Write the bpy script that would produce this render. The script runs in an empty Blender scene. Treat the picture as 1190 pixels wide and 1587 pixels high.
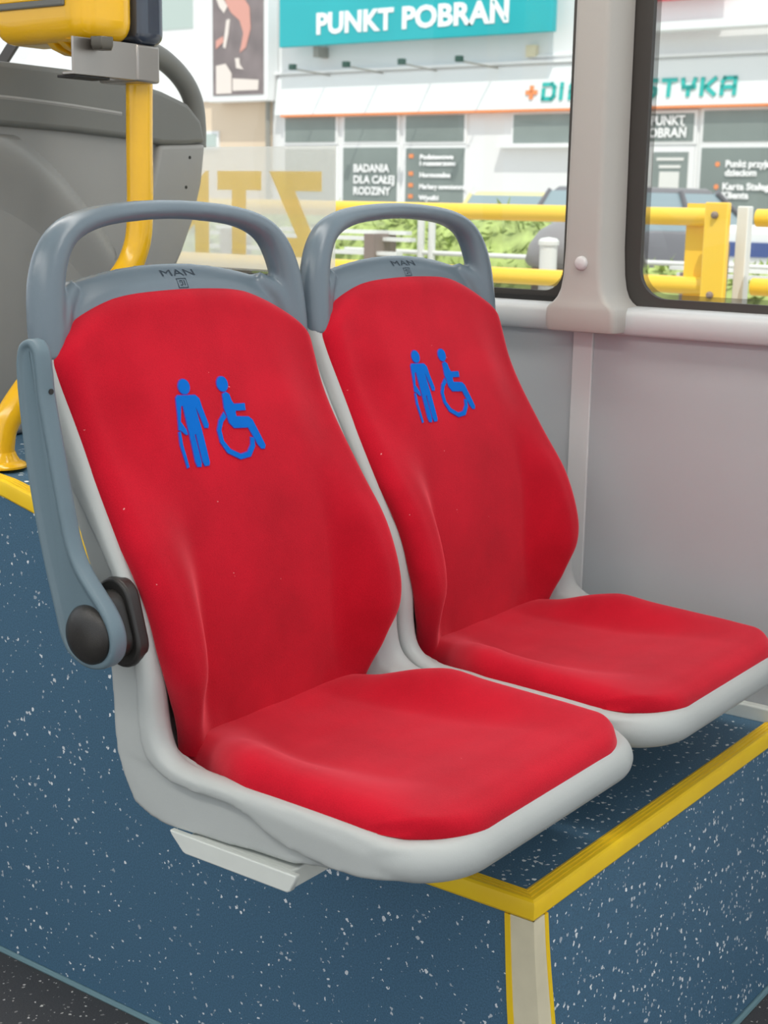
import bpy, bmesh, math, random
from mathutils import Vector, Matrix
from mathutils.bvhtree import BVHTree
from mathutils.noise import noise as pnoise
from mathutils.geometry import tessellate_polygon

random.seed(7)
C = bpy.context.scene.collection
SC = bpy.context.scene
PI = math.pi
# Local frame: X towards the window wall, Y towards the back of the seats, Z up;
# eye height is z = 0 while building, everything is lifted onto the floor (z = 0) at the end.
EYE = 1.118

# ------------------------------------------------------------------ camera
cam_d = bpy.data.cameras.new('camera')
cam = bpy.data.objects.new('camera', cam_d)
C.objects.link(cam)
SC.camera = cam
R_ = ((0.596248, -0.802611, 0.017433), (0.159162, 0.139467, 0.977352), (-0.786865, -0.579969, 0.210902))
_m = Matrix(((R_[0][0], R_[1][0], R_[2][0], 0), (R_[0][1], R_[1][1], R_[2][1], 0), (R_[0][2], R_[1][2], R_[2][2], 0), (0, 0, 0, 1)))
cam.matrix_world = _m
cam_d.sensor_fit = 'VERTICAL'
cam_d.sensor_height = 36
cam_d.sensor_width = 27
cam_d.lens = 51.19
cam_d.clip_start = 0.05
cam_d.clip_end = 200
cam_d.dof.use_dof = True
cam_d.dof.focus_distance = 1.72
cam_d.dof.aperture_fstop = 13.0

# ------------------------------------------------------------------ light
w = bpy.data.worlds.new('world')
SC.world = w
w.use_nodes = True
bg = w.node_tree.nodes['Background']
bg.inputs[0].default_value = (0.88, 0.94, 1.0, 1)
bg.inputs[1].default_value = 1.15
sun_d = bpy.data.lights.new('sun', 'SUN')
sun_d.energy = 2.6
sun_d.angle = 0.01
sun_d.color = (1.0, 0.95, 0.88)
sun = bpy.data.objects.new('sun', sun_d)
C.objects.link(sun)
_sd = Vector((0.42, 0.30, -0.86)).normalized()      # direction the sunlight travels
sun.rotation_euler = _sd.to_track_quat('-Z', 'Y').to_euler()
vs = SC.view_settings
vs.view_transform = 'Standard'
vs.look = 'None'
vs.exposure = 0.0
vs.gamma = 1.0
vs.use_curve_mapping = False

# ------------------------------------------------------------------ materials
def s2l(c):
    return tuple(((v / 255) / 12.92 if v / 255 <= 0.04045 else ((v / 255 + 0.055) / 1.055) ** 2.4) for v in c)

def mat(name, rgb, rough=0.5, spec=0.5, metal=0.0, bump=0.0, bscale=300, var=0.0, vscale=6, coat=0.0):
    m = bpy.data.materials.new(name)
    m.use_nodes = True
    nt = m.node_tree
    p = nt.nodes['Principled BSDF']
    c = s2l(rgb)
    p.inputs['Base Color'].default_value = (*c, 1)
    p.inputs['Roughness'].default_value = rough
    p.inputs['Specular IOR Level'].default_value = spec
    p.inputs['Metallic'].default_value = metal
    p.inputs['Coat Weight'].default_value = coat
    tc = nt.nodes.new('ShaderNodeTexCoord')
    if bump > 0:
        n = nt.nodes.new('ShaderNodeTexNoise')
        n.inputs['Scale'].default_value = bscale
        n.inputs['Detail'].default_value = 3
        b = nt.nodes.new('ShaderNodeBump')
        b.inputs['Strength'].default_value = bump
        b.inputs['Distance'].default_value = 0.001
        nt.links.new(tc.outputs['Object'], n.inputs['Vector'])
        nt.links.new(n.outputs['Fac'], b.inputs['Height'])
        nt.links.new(b.outputs['Normal'], p.inputs['Normal'])
    if var > 0:
        n = nt.nodes.new('ShaderNodeTexNoise')
        n.inputs['Scale'].default_value = vscale
        n.inputs['Detail'].default_value = 4
        r = nt.nodes.new('ShaderNodeValToRGB')
        r.color_ramp.elements[0].position = 0.3
        r.color_ramp.elements[1].position = 0.7
        r.color_ramp.elements[0].color = (*[v * (1 - var) for v in c], 1)
        r.color_ramp.elements[1].color = (*[min(1, v * (1 + var)) for v in c], 1)
        nt.links.new(tc.outputs['Object'], n.inputs['Vector'])
        nt.links.new(n.outputs['Fac'], r.inputs['Fac'])
        nt.links.new(r.outputs['Color'], p.inputs['Base Color'])
    return m

def velvet(name, rgb):
    m = mat(name, rgb, rough=0.9, spec=0.15, bump=0.0)
    nt = m.node_tree
    p = nt.nodes['Principled BSDF']
    L = nt.links
    tc = [n for n in nt.nodes if n.type == 'TEX_COORD'][0]
    p.inputs['Sheen Weight'].default_value = 0.9
    p.inputs['Sheen Roughness'].default_value = 0.45
    p.inputs['Sheen Tint'].default_value = (1.0, 0.16, 0.2, 1)
    c = s2l(rgb)
    n1 = nt.nodes.new('ShaderNodeTexNoise'); n1.inputs['Scale'].default_value = 9; n1.inputs['Detail'].default_value = 6
    n2 = nt.nodes.new('ShaderNodeTexNoise'); n2.inputs['Scale'].default_value = 900; n2.inputs['Detail'].default_value = 2
    mx = nt.nodes.new('ShaderNodeMath'); mx.operation = 'ADD'
    mh = nt.nodes.new('ShaderNodeMath'); mh.operation = 'MULTIPLY'; mh.inputs[1].default_value = 0.6
    L.new(tc.outputs['Object'], n1.inputs['Vector']); L.new(tc.outputs['Object'], n2.inputs['Vector'])
    L.new(n2.outputs['Fac'], mh.inputs[0]); L.new(n1.outputs['Fac'], mx.inputs[0]); L.new(mh.outputs[0], mx.inputs[1])
    r = nt.nodes.new('ShaderNodeValToRGB')
    r.color_ramp.elements[0].position = 0.55; r.color_ramp.elements[1].position = 1.05
    r.color_ramp.elements[0].color = (c[0] * .78, c[1] * .7, c[2] * .75, 1)
    r.color_ramp.elements[1].color = (min(1, c[0] * 1.2), c[1] * 1.5, c[2] * 1.35, 1)
    L.new(mx.outputs[0], r.inputs['Fac'])
    # tiny pale lint
    v = nt.nodes.new('ShaderNodeTexVoronoi'); v.inputs['Scale'].default_value = 42
    n3 = nt.nodes.new('ShaderNodeTexNoise'); n3.inputs['Scale'].default_value = 160; n3.inputs['Detail'].default_value = 1
    va = nt.nodes.new('ShaderNodeVectorMath'); va.operation = 'SCALE'; va.inputs['Scale'].default_value = 0.012
    vb = nt.nodes.new('ShaderNodeVectorMath'); vb.operation = 'ADD'
    L.new(tc.outputs['Object'], n3.inputs['Vector']); L.new(n3.outputs['Color'], va.inputs[0])
    L.new(tc.outputs['Object'], vb.inputs[0]); L.new(va.outputs[0], vb.inputs[1]); L.new(vb.outputs[0], v.inputs['Vector'])
    lt = nt.nodes.new('ShaderNodeMath'); lt.operation = 'LESS_THAN'; lt.inputs[1].default_value = 0.045
    L.new(v.outputs['Distance'], lt.inputs[0])
    sp = nt.nodes.new('ShaderNodeSeparateColor'); L.new(v.outputs['Color'], sp.inputs[0])
    g = nt.nodes.new('ShaderNodeMath'); g.operation = 'GREATER_THAN'; g.inputs[1].default_value = 0.72
    L.new(sp.outputs[0], g.inputs[0])
    mu = nt.nodes.new('ShaderNodeMath'); mu.operation = 'MULTIPLY'; L.new(lt.outputs[0], mu.inputs[0]); L.new(g.outputs[0], mu.inputs[1])
    m7 = nt.nodes.new('ShaderNodeMath'); m7.operation = 'MULTIPLY'; m7.inputs[1].default_value = 0.55; L.new(mu.outputs[0], m7.inputs[0])
    mix = nt.nodes.new('ShaderNodeMix'); mix.data_type = 'RGBA'
    L.new(m7.outputs[0], mix.inputs['Factor']); L.new(r.outputs['Color'], mix.inputs['A']); mix.inputs['B'].default_value = (0.75, 0.55, 0.5, 1)
    L.new(mix.outputs['Result'], p.inputs['Base Color'])
    b = nt.nodes.new('ShaderNodeBump'); b.inputs['Strength'].default_value = 0.35; b.inputs['Distance'].default_value = 0.0008
    L.new(n2.outputs['Fac'], b.inputs['Height']); L.new(b.outputs['Normal'], p.inputs['Normal'])
    return m

def speckled(name, rgb, speck, scale=150, amount=0.80, rough=0.55):
    m = mat(name, rgb, rough=rough, spec=0.35)
    nt = m.node_tree; L = nt.links
    p = nt.nodes['Principled BSDF']
    tc = [n for n in nt.nodes if n.type == 'TEX_COORD'][0]
    c = s2l(rgb)
    nz = nt.nodes.new('ShaderNodeTexNoise'); nz.inputs['Scale'].default_value = scale * 1.6; nz.inputs['Detail'].default_value = 1
    sc = nt.nodes.new('ShaderNodeVectorMath'); sc.operation = 'SCALE'; sc.inputs['Scale'].default_value = 0.9 / scale
    ad = nt.nodes.new('ShaderNodeVectorMath'); ad.operation = 'ADD'
    L.new(tc.outputs['Object'], nz.inputs['Vector']); L.new(nz.outputs['Color'], sc.inputs[0])
    L.new(tc.outputs['Object'], ad.inputs[0]); L.new(sc.outputs[0], ad.inputs[1])
    v = nt.nodes.new('ShaderNodeTexVoronoi'); v.inputs['Scale'].default_value = scale
    L.new(ad.outputs[0], v.inputs['Vector'])
    sep = nt.nodes.new('ShaderNodeSeparateColor'); L.new(v.outputs['Color'], sep.inputs[0])
    # patchy density
    pn = nt.nodes.new('ShaderNodeTexNoise'); pn.inputs['Scale'].default_value = scale * .16; pn.inputs['Detail'].default_value = 2
    L.new(tc.outputs['Object'], pn.inputs['Vector'])
    pm = nt.nodes.new('ShaderNodeMath'); pm.operation = 'MULTIPLY_ADD'; pm.inputs[1].default_value = -0.9; pm.inputs[2].default_value = amount + 0.45
    L.new(pn.outputs['Fac'], pm.inputs[0])
    g = nt.nodes.new('ShaderNodeMath'); g.operation = 'GREATER_THAN'
    L.new(sep.outputs[0], g.inputs[0]); L.new(pm.outputs[0], g.inputs[1])
    # size varies per speck
    sz = nt.nodes.new('ShaderNodeMath'); sz.operation = 'MULTIPLY_ADD'; sz.inputs[1].default_value = 0.34; sz.inputs[2].default_value = 0.10
    L.new(sep.outputs[1], sz.inputs[0])
    lt = nt.nodes.new('ShaderNodeMath'); lt.operation = 'LESS_THAN'
    L.new(v.outputs['Distance'], lt.inputs[0]); L.new(sz.outputs[0], lt.inputs[1])
    mu = nt.nodes.new('ShaderNodeMath'); mu.operation = 'MULTIPLY'; L.new(g.outputs[0], mu.inputs[0]); L.new(lt.outputs[0], mu.inputs[1])
    br = nt.nodes.new('ShaderNodeMath'); br.operation = 'MULTIPLY_ADD'; br.inputs[1].default_value = 0.7; br.inputs[2].default_value = 0.3
    L.new(sep.outputs[2], br.inputs[0])
    m2 = nt.nodes.new('ShaderNodeMath'); m2.operation = 'MULTIPLY'; L.new(mu.outputs[0], m2.inputs[0]); L.new(br.outputs[0], m2.inputs[1])
    bn = nt.nodes.new('ShaderNodeTexNoise'); bn.inputs['Scale'].default_value = 500; bn.inputs['Detail'].default_value = 3
    L.new(tc.outputs['Object'], bn.inputs['Vector'])
    r = nt.nodes.new('ShaderNodeValToRGB')
    r.color_ramp.elements[0].position = 0.35; r.color_ramp.elements[1].position = 0.7
    r.color_ramp.elements[0].color = (*[q * .75 for q in c], 1); r.color_ramp.elements[1].color = (*[q * 1.15 for q in c], 1)
    L.new(bn.outputs['Fac'], r.inputs['Fac'])
    mix = nt.nodes.new('ShaderNodeMix'); mix.data_type = 'RGBA'
    L.new(m2.outputs[0], mix.inputs['Factor']); L.new(r.outputs['Color'], mix.inputs['A'])
    mix.inputs['B'].default_value = (*s2l(speck), 1)
    L.new(mix.outputs['Result'], p.inputs['Base Color'])
    return m

def glass_mat(name, tint=(1, 1, 1), refl=0.08):
    m = bpy.data.materials.new(name); m.use_nodes = True
    nt = m.node_tree
    nt.nodes.remove(nt.nodes['Principled BSDF'])
    out = nt.nodes['Material Output']
    t = nt.nodes.new('ShaderNodeBsdfTransparent'); t.inputs[0].default_value = (*tint, 1)
    g = nt.nodes.new('ShaderNodeBsdfGlossy'); g.inputs['Roughness'].default_value = 0.02
    f = nt.nodes.new('ShaderNodeFresnel'); f.inputs[0].default_value = 1.35
    ge = nt.nodes.new('ShaderNodeNewGeometry'); fm = nt.nodes.new('ShaderNodeMath'); fm.operation = 'MULTIPLY'; fs_ = nt.nodes.new('ShaderNodeMath'); fs_.operation = 'SUBTRACT'; fs_.inputs[0].default_value = 1.0
    nt.links.new(ge.outputs['Backfacing'], fs_.inputs[1]); nt.links.new(fs_.outputs[0], fm.inputs[0]); nt.links.new(f.outputs[0], fm.inputs[1])
    mx = nt.nodes.new('ShaderNodeMixShader')
    nt.links.new(fm.outputs[0], mx.inputs[0]); nt.links.new(t.outputs[0], mx.inputs[1]); nt.links.new(g.outputs[0], mx.inputs[2])
    nt.links.new(mx.outputs[0], out.inputs[0])
    return m

def film_mat(name, rgb, alpha, tint=(1, 1, 1)):
    m = bpy.data.materials.new(name); m.use_nodes = True
    nt = m.node_tree
    nt.nodes.remove(nt.nodes['Principled BSDF'])
    out = nt.nodes['Material Output']
    c = s2l(rgb)
    t = nt.nodes.new('ShaderNodeBsdfTransparent'); t.inputs[0].default_value = (*tint, 1)
    a = nt.nodes.new('ShaderNodeBsdfTranslucent'); a.inputs[0].default_value = (*c, 1)
    d = nt.nodes.new('ShaderNodeBsdfDiffuse'); d.inputs[0].default_value = (*c, 1)
    m1 = nt.nodes.new('ShaderNodeMixShader'); m1.inputs[0].default_value = 0.35
    m2 = nt.nodes.new('ShaderNodeMixShader'); m2.inputs[0].default_value = alpha
    nt.links.new(a.outputs[0], m1.inputs[1]); nt.links.new(d.outputs[0], m1.inputs[2])
    nt.links.new(t.outputs[0], m2.inputs[1]); nt.links.new(m1.outputs[0], m2.inputs[2])
    nt.links.new(m2.outputs[0], out.inputs[0])
    return m

M = {}
M['red'] = velvet('red velvet', (182, 12, 34))
M['icon'] = mat('blue print', (12, 104, 196), rough=0.9, spec=0.1, bump=.2, bscale=900)
M['icon_edge'] = mat('violet print edge', (104, 66, 168), rough=0.9, spec=0.1)
M['shell'] = mat('pale grey plastic', (178, 182, 180), rough=0.42, spec=0.4, bump=0.12, bscale=700, var=.03)
M['handle'] = mat('slate grey plastic', (106, 120, 130), rough=0.26, spec=0.6, bump=0.12, bscale=900, var=.03)
M['emboss'] = mat('embossed letters', (56, 66, 76), rough=0.7, spec=.2)
M['arm'] = mat('blue grey plastic', (102, 122, 132), rough=0.38, spec=0.5, bump=0.15, bscale=700, var=.03)
M['black'] = mat('black plastic', (42, 40, 38), rough=0.32, spec=0.5, bump=0.3, bscale=900)
M['seatback'] = mat('warm grey plastic', (150, 149, 145), rough=0.35, spec=0.5, bump=.1, bscale=500, var=.04)
M['seatband'] = mat('dark grey plastic', (112, 112, 107), rough=0.4, spec=0.5, var=.04)
M['white_metal'] = mat('white painted metal', (214, 218, 212), rough=0.4, var=.03, vscale=30)
M['blue_floor'] = speckled('blue speckled vinyl', (78, 114, 140), (246, 248, 248), 145, 0.64)
M['dark_floor'] = speckled('dark speckled vinyl', (74, 74, 76), (215, 210, 205), 190, 0.80)
M['yellow'] = mat('yellow plastic', (255, 208, 34), rough=0.42, spec=0.4, var=.06, vscale=14)
M['yellow_paint'] = mat('yellow gloss paint', (248, 190, 22), rough=0.18, spec=0.5, coat=.3)
M['cream'] = mat('cream film', (226, 216, 186), rough=0.5, var=.05, vscale=25)
M['weld'] = mat('teal weld cord', (110, 142, 150), rough=0.5)
M['wall'] = mat('grey wall laminate', (176, 178, 180), rough=0.5, spec=0.3, bump=.1, bscale=900, var=.02)
M['strip'] = mat('pale joint strip', (205, 203, 202), rough=0.4)
M['ledge'] = mat('pale ledge plastic', (196, 198, 198), rough=0.35)
M['pillar'] = mat('warm grey pillar cover', (176, 172, 166), rough=0.4, spec=0.4, bump=.08, bscale=700)
M['frit'] = mat('black window border', (62, 58, 54), rough=0.4)
M['gasket'] = mat('black rubber', (30, 28, 26), rough=0.6)
M['ceil'] = mat('white ceiling', (226, 226, 222), rough=0.6)
M['glass'] = glass_mat('window glass', (.97, .985, .98))
M['film'] = film_mat('white film', (255, 252, 248), 0.5)
M['film_yellow'] = film_mat('yellow film', (255, 224, 66), 0.45, (1.0, .86, .28))
M['dark_glossy'] = mat('dark glossy plastic', (58, 66, 80), rough=0.1, spec=0.6, coat=.5)
M['steel'] = mat('brushed steel', (168, 162, 156), rough=0.3, metal=0.85)
M['bolt'] = mat('bolt metal', (110, 106, 98), rough=0.35, metal=.8)
M['asphalt'] = mat('pale asphalt', (190, 186, 180), rough=0.9, var=.1, vscale=2)
M['grass'] = mat('grass ground', (150, 168, 92), rough=1, var=.3, vscale=8)
M['leaf'] = mat('hedge leaves', (168, 184, 112), rough=0.8, var=.35, vscale=9)
M['facade'] = mat('white render', (236, 236, 236), rough=0.8, var=.02, vscale=.8)
M['fascia'] = mat('white fascia panel', (238, 240, 240), rough=0.5)
M['beige'] = mat('beige render', (228, 208, 184), rough=0.85, var=.04, vscale=.6)
M['wframe'] = mat('white window frame', (240, 240, 240), rough=0.5)
M['pale_glass'] = mat('pale window glass', (188, 202, 196), rough=.3)
M['wglass'] = mat('shop glass', (134, 144, 140), rough=0.25, spec=0.5, var=.12, vscale=.9)
M['teal'] = mat('teal sign', (30, 176, 184), rough=0.5, var=.05, vscale=.6)
M['teal_letter'] = mat('teal lettering', (44, 184, 176), rough=0.5)
M['white_letter'] = mat('white lettering', (250, 250, 250), rough=0.5)
M['orange'] = mat('orange trim', (244, 150, 96), rough=0.6)
M['lampdark'] = mat('dark green lamp metal', (50, 84, 74), rough=0.5)
M['pipe'] = mat('grey pipe', (150, 148, 140), rough=0.5)
M['rail_y'] = mat('yellow guard tube', (252, 206, 70), rough=0.35, coat=.2)
M['rail_w'] = mat('white rail', (228, 228, 224), rough=0.5)
M['brown'] = mat('grey brown post', (140, 126, 118), rough=0.7)
M['bin'] = mat('grey plastic dome', (142, 138, 138), rough=0.4)
M['poster'] = mat('dark poster print', (132, 120, 120), rough=0.5, var=.2, vscale=2.5)
M['poster_skin'] = mat('poster salmon print', (222, 160, 146), rough=0.5)
M['poster_pale'] = mat('poster pale print', (236, 224, 216), rough=0.5)
M['car_dark'] = mat('dark car paint', (112, 110, 114), rough=0.2, coat=.6)
M['car_cream'] = mat('cream car paint', (236, 222, 160), rough=0.25, coat=.5)
M['car_glass'] = mat('car glass', (150, 168, 174), rough=0.08, spec=.6)
M['tyre'] = mat('tyre rubber', (60, 58, 58), rough=0.8)
M['red_lamp'] = mat('red lamp lens', (214, 50, 50), rough=0.2)
M['red_sign'] = mat('red panel', (206, 60, 70), rough=0.5)
M['van'] = mat('white van paint', (238, 238, 238), rough=0.3)
M['vanblue'] = mat('blue van stripe', (80, 96, 150), rough=0.3)

def dot_mat():
    m = bpy.data.materials.new('black dot fringe'); m.use_nodes = True
    nt = m.node_tree; L = nt.links; p = nt.nodes['Principled BSDF']
    p.inputs['Base Color'].default_value = (.04, .036, .03, 1)
    tc = nt.nodes.new('ShaderNodeTexCoord'); sp = nt.nodes.new('ShaderNodeSeparateXYZ'); L.new(tc.outputs['Object'], sp.inputs[0])
    k = 2 * PI / .0026
    def sn(o):
        a = nt.nodes.new('ShaderNodeMath'); a.operation = 'MULTIPLY'; a.inputs[1].default_value = k; L.new(o, a.inputs[0])
        b = nt.nodes.new('ShaderNodeMath'); b.operation = 'SINE'; L.new(a.outputs[0], b.inputs[0]); return b.outputs[0]
    q = nt.nodes.new('ShaderNodeMath'); q.operation = 'MULTIPLY'; L.new(sn(sp.outputs[1]), q.inputs[0]); L.new(sn(sp.outputs[2]), q.inputs[1])
    g = nt.nodes.new('ShaderNodeMath'); g.operation = 'GREATER_THAN'; g.inputs[1].default_value = .05; L.new(q.outputs[0], g.inputs[0])
    t = nt.nodes.new('ShaderNodeBsdfTransparent'); mx = nt.nodes.new('ShaderNodeMixShader')
    L.new(g.outputs[0], mx.inputs[0]); L.new(t.outputs[0], mx.inputs[1]); L.new(p.outputs[0], mx.inputs[2]); L.new(mx.outputs[0], nt.nodes['Material Output'].inputs[0])
    return m
M['dots'] = dot_mat()
M['lamp'] = bpy.data.materials.new('fill light glow'); M['lamp'].use_nodes = True  # glow of the added fill lights, out of view
_p = M['lamp'].node_tree.nodes['Principled BSDF']; _p.inputs['Emission Color'].default_value = (1, .97, .92, 1); _p.inputs['Emission Strength'].default_value = 7.0

# ------------------------------------------------------------------ builders
ORG = {}

def tag(o, label, cat, group=None):
    o['label'] = label; o['category'] = cat
    if group: o['group'] = group
    return o

def thing(name, label, cat, loc, group=None):
    o = bpy.data.objects.new(name, None)
    o.empty_display_size = .05
    o.location = loc
    C.objects.link(o)
    ORG[o.name] = Vector(loc)
    return tag(o, label, cat, group)

def org(o):
    return ORG.get(o.name, Vector((0, 0, 0))) if o else Vector((0, 0, 0))

class MB:
    def __init__(s): s.v = []; s.f = []
    def add(s, vs, fs):
        n = len(s.v); s.v += [tuple(p) for p in vs]; s.f += [tuple(i + n for i in f) for f in fs]; return s
    def box(s, a, b):
        x0, y0, z0 = a; x1, y1, z1 = b
        return s.add([(x0, y0, z0), (x1, y0, z0), (x1, y1, z0), (x0, y1, z0), (x0, y0, z1), (x1, y0, z1), (x1, y1, z1), (x0, y1, z1)],
                     [(0, 3, 2, 1), (4, 5, 6, 7), (0, 1, 5, 4), (1, 2, 6, 5), (2, 3, 7, 6), (3, 0, 4, 7)])
    def prism(s, poly, axis, a, b):
        n = len(poly)
        def P(p, t):
            if axis == 'x': return (t, p[0], p[1])
            if axis == 'y': return (p[0], t, p[1])
            return (p[0], p[1], t)
        vs = [P(p, a) for p in poly] + [P(p, b) for p in poly]
        fs = [tuple(range(n))[::-1], tuple(range(n, 2 * n))] + [(i, (i + 1) % n, n + (i + 1) % n, n + i) for i in range(n)]
        return s.add(vs, fs)
    def tube(s, pts, rad, seg=16, ry=None, up=None, caps=True):
        pts = [Vector(p) for p in pts]; n = len(pts)
        if not hasattr(rad, '__len__'): rad = [rad] * n
        if ry is None: ry = rad
        if not hasattr(ry, '__len__'): ry = [ry] * n
        vs = []; prev = Vector(up) if up else None
        for i, p in enumerate(pts):
            t = (pts[min(i + 1, n - 1)] - pts[max(i - 1, 0)]).normalized()
            if prev is None: prev = Vector((0, 0, 1)) if abs(t.z) < .9 else Vector((0, 1, 0))
            b = (prev - t * prev.dot(t)).normalized()
            if up is None: prev = b
            a = t.cross(b)
            for k in range(seg):
                q = 2 * PI * k / seg
                vs.append(p + a * (rad[i] * math.cos(q)) + b * (ry[i] * math.sin(q)))
        fs = [(i * seg + k, i * seg + (k + 1) % seg, (i + 1) * seg + (k + 1) % seg, (i + 1) * seg + k) for i in range(n - 1) for k in range(seg)]
        if caps: fs += [tuple(range(seg))[::-1], tuple(range((n - 1) * seg, n * seg))]
        return s.add(vs, fs)
    def lathe(s, prof, o, ax, seg=32):          # prof: (radius, distance along axis)
        ax = Vector(ax).normalized(); o = Vector(o)
        a = ax.orthogonal().normalized(); b = ax.cross(a)
        vs = [o + ax * h + (a * math.cos(2 * PI * k / seg) + b * math.sin(2 * PI * k / seg)) * max(r, 1e-5) for r, h in prof for k in range(seg)]
        n = len(prof)
        fs = [(i * seg + k, i * seg + (k + 1) % seg, (i + 1) * seg + (k + 1) % seg, (i + 1) * seg + k) for i in range(n - 1) for k in range(seg)]
        fs += [tuple(range(seg))[::-1], tuple(range((n - 1) * seg, n * seg))]
        return s.add(vs, fs)
    def solid(s, F, B, nu, nv):                # two facing grids closed along their rim
        vs = []
        for G in (F, B):
            for j in range(nv + 1):
                for i in range(nu + 1):
                    vs.append(G(-1 + 2 * i / nu, j / nv))
        w_ = nu + 1; N = w_ * (nv + 1); fs = []
        for j in range(nv):
            for i in range(nu):
                a = j * w_ + i
                fs.append((a, a + 1, a + 1 + w_, a + w_)); fs.append((N + a, N + a + w_, N + a + 1 + w_, N + a + 1))
        for i in range(nu):
            fs.append((i + 1, i, N + i, N + i + 1)); a = nv * w_ + i; fs.append((a, a + 1, N + a + 1, N + a))
        for j in range(nv):
            a = j * w_; fs.append((a, a + w_, N + a + w_, N + a)); a = j * w_ + nu; fs.append((a + w_, a, N + a, N + a + w_))
        return s.add(vs, fs)
    def build(s, name, m, parent=None, smooth=True, ang=35, bevel=0, seg=3, remesh=0, smo=0, cut=None):
        o_ = org(parent)
        me = bpy.data.meshes.new(name)
        me.from_pydata([tuple(Vector(p) - o_) for p in s.v], [], s.f)
        bm = bmesh.new(); bm.from_mesh(me)
        bmesh.ops.recalc_face_normals(bm, faces=bm.faces[:]); bm.to_mesh(me); bm.free()
        if smooth:
            me.shade_smooth(); me.set_sharp_from_angle(angle=math.radians(ang))
        me.materials.append(m)
        o = bpy.data.objects.new(name, me); C.objects.link(o)
        ORG[o.name] = o_
        if parent:
            o.parent = parent
        if bevel:
            b = o.modifiers.new('bevel', 'BEVEL'); b.width = bevel; b.segments = seg; b.limit_method = 'ANGLE'; b.angle_limit = math.radians(40)
            b.harden_normals = False
        if remesh:
            r = o.modifiers.new('remesh', 'REMESH'); r.mode = 'VOXEL'; r.voxel_size = remesh; r.use_smooth_shade = True
            if smo:
                q = o.modifiers.new('smooth', 'SMOOTH'); q.iterations = smo; q.factor = .5
        return o

def struct(o, kind='structure'):
    o['kind'] = kind
    return o

def lerp(tab, t):
    if t <= tab[0][0]: return tab[0][1]
    for (a, x), (b, y) in zip(tab, tab[1:]):
        if t <= b:
            return x + (y - x) * (t - a) / (b - a)
    return tab[-1][1]

def smooth_tab(tab, n=240, w_=9):
    a, b = tab[0][0], tab[-1][0]
    xs = [a + (b - a) * i / n for i in range(n + 1)]
    ys = [lerp(tab, x) for x in xs]
    for _ in range(3):
        ys = [sum(ys[max(0, min(n, i + k))] for k in range(-w_ // 2 + 1, w_ // 2 + 1)) / len(range(-w_ // 2 + 1, w_ // 2 + 1)) for i in range(n + 1)]
    ys[0] = tab[0][1]; ys[-1] = tab[-1][1]
    return list(zip(xs, ys))

def sstep(a, b, t):
    t = max(0, min(1, (t - a) / (b - a))); return t * t * (3 - 2 * t)

def catmull(pts, sub=6):
    P = [Vector(p) for p in pts]; out = []
    for i in range(len(P) - 1):
        p0 = P[max(0, i - 1)]; p1 = P[i]; p2 = P[i + 1]; p3 = P[min(len(P) - 1, i + 2)]
        for k in range(sub):
            t = k / sub
            out.append(0.5 * ((2 * p1) + (p2 - p0) * t + (2 * p0 - 5 * p1 + 4 * p2 - p3) * t * t + (3 * p1 - p0 - 3 * p2 + p3) * t ** 3))
    out.append(P[-1]); return out

def text_mesh(name, s, size, m, parent, origin, xdir, ydir, depth=0.0, bold=0.0, align='LEFT', width=None):
    """lettering as flat or raised mesh: origin = baseline start, xdir/ydir = writing and up directions"""
    cu = bpy.data.curves.new('lettering', 'FONT'); cu.body = s; cu.size = size; cu.extrude = depth; cu.offset = bold; cu.align_x = align
    cu.resolution_u = 3; cu.fill_mode = 'BOTH'
    to = bpy.data.objects.new('tmp_text', cu); C.objects.link(to)
    bpy.context.view_layer.update()
    me = bpy.data.meshes.new_from_object(to.evaluated_get(bpy.context.evaluated_depsgraph_get()))
    bpy.data.objects.remove(to)
    xd = Vector(xdir).normalized(); yd = Vector(ydir).normalized(); zd = xd.cross(yd)
    xs = [v.co.x for v in me.vertices]
    k = 1
    if width and xs: k = width / (max(xs) - min(xs))
    o_ = Vector(origin) - org(parent)
    for v in me.vertices:
        c = v.co.copy(); v.co = o_ + xd * c.x * k + yd * c.y + zd * c.z
    me.materials.clear(); me.materials.append(m)
    o = bpy.data.objects.new(name, me); C.objects.link(o)
    ORG[o.name] = org(parent)
    if parent: o.parent = parent
    return o

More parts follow.
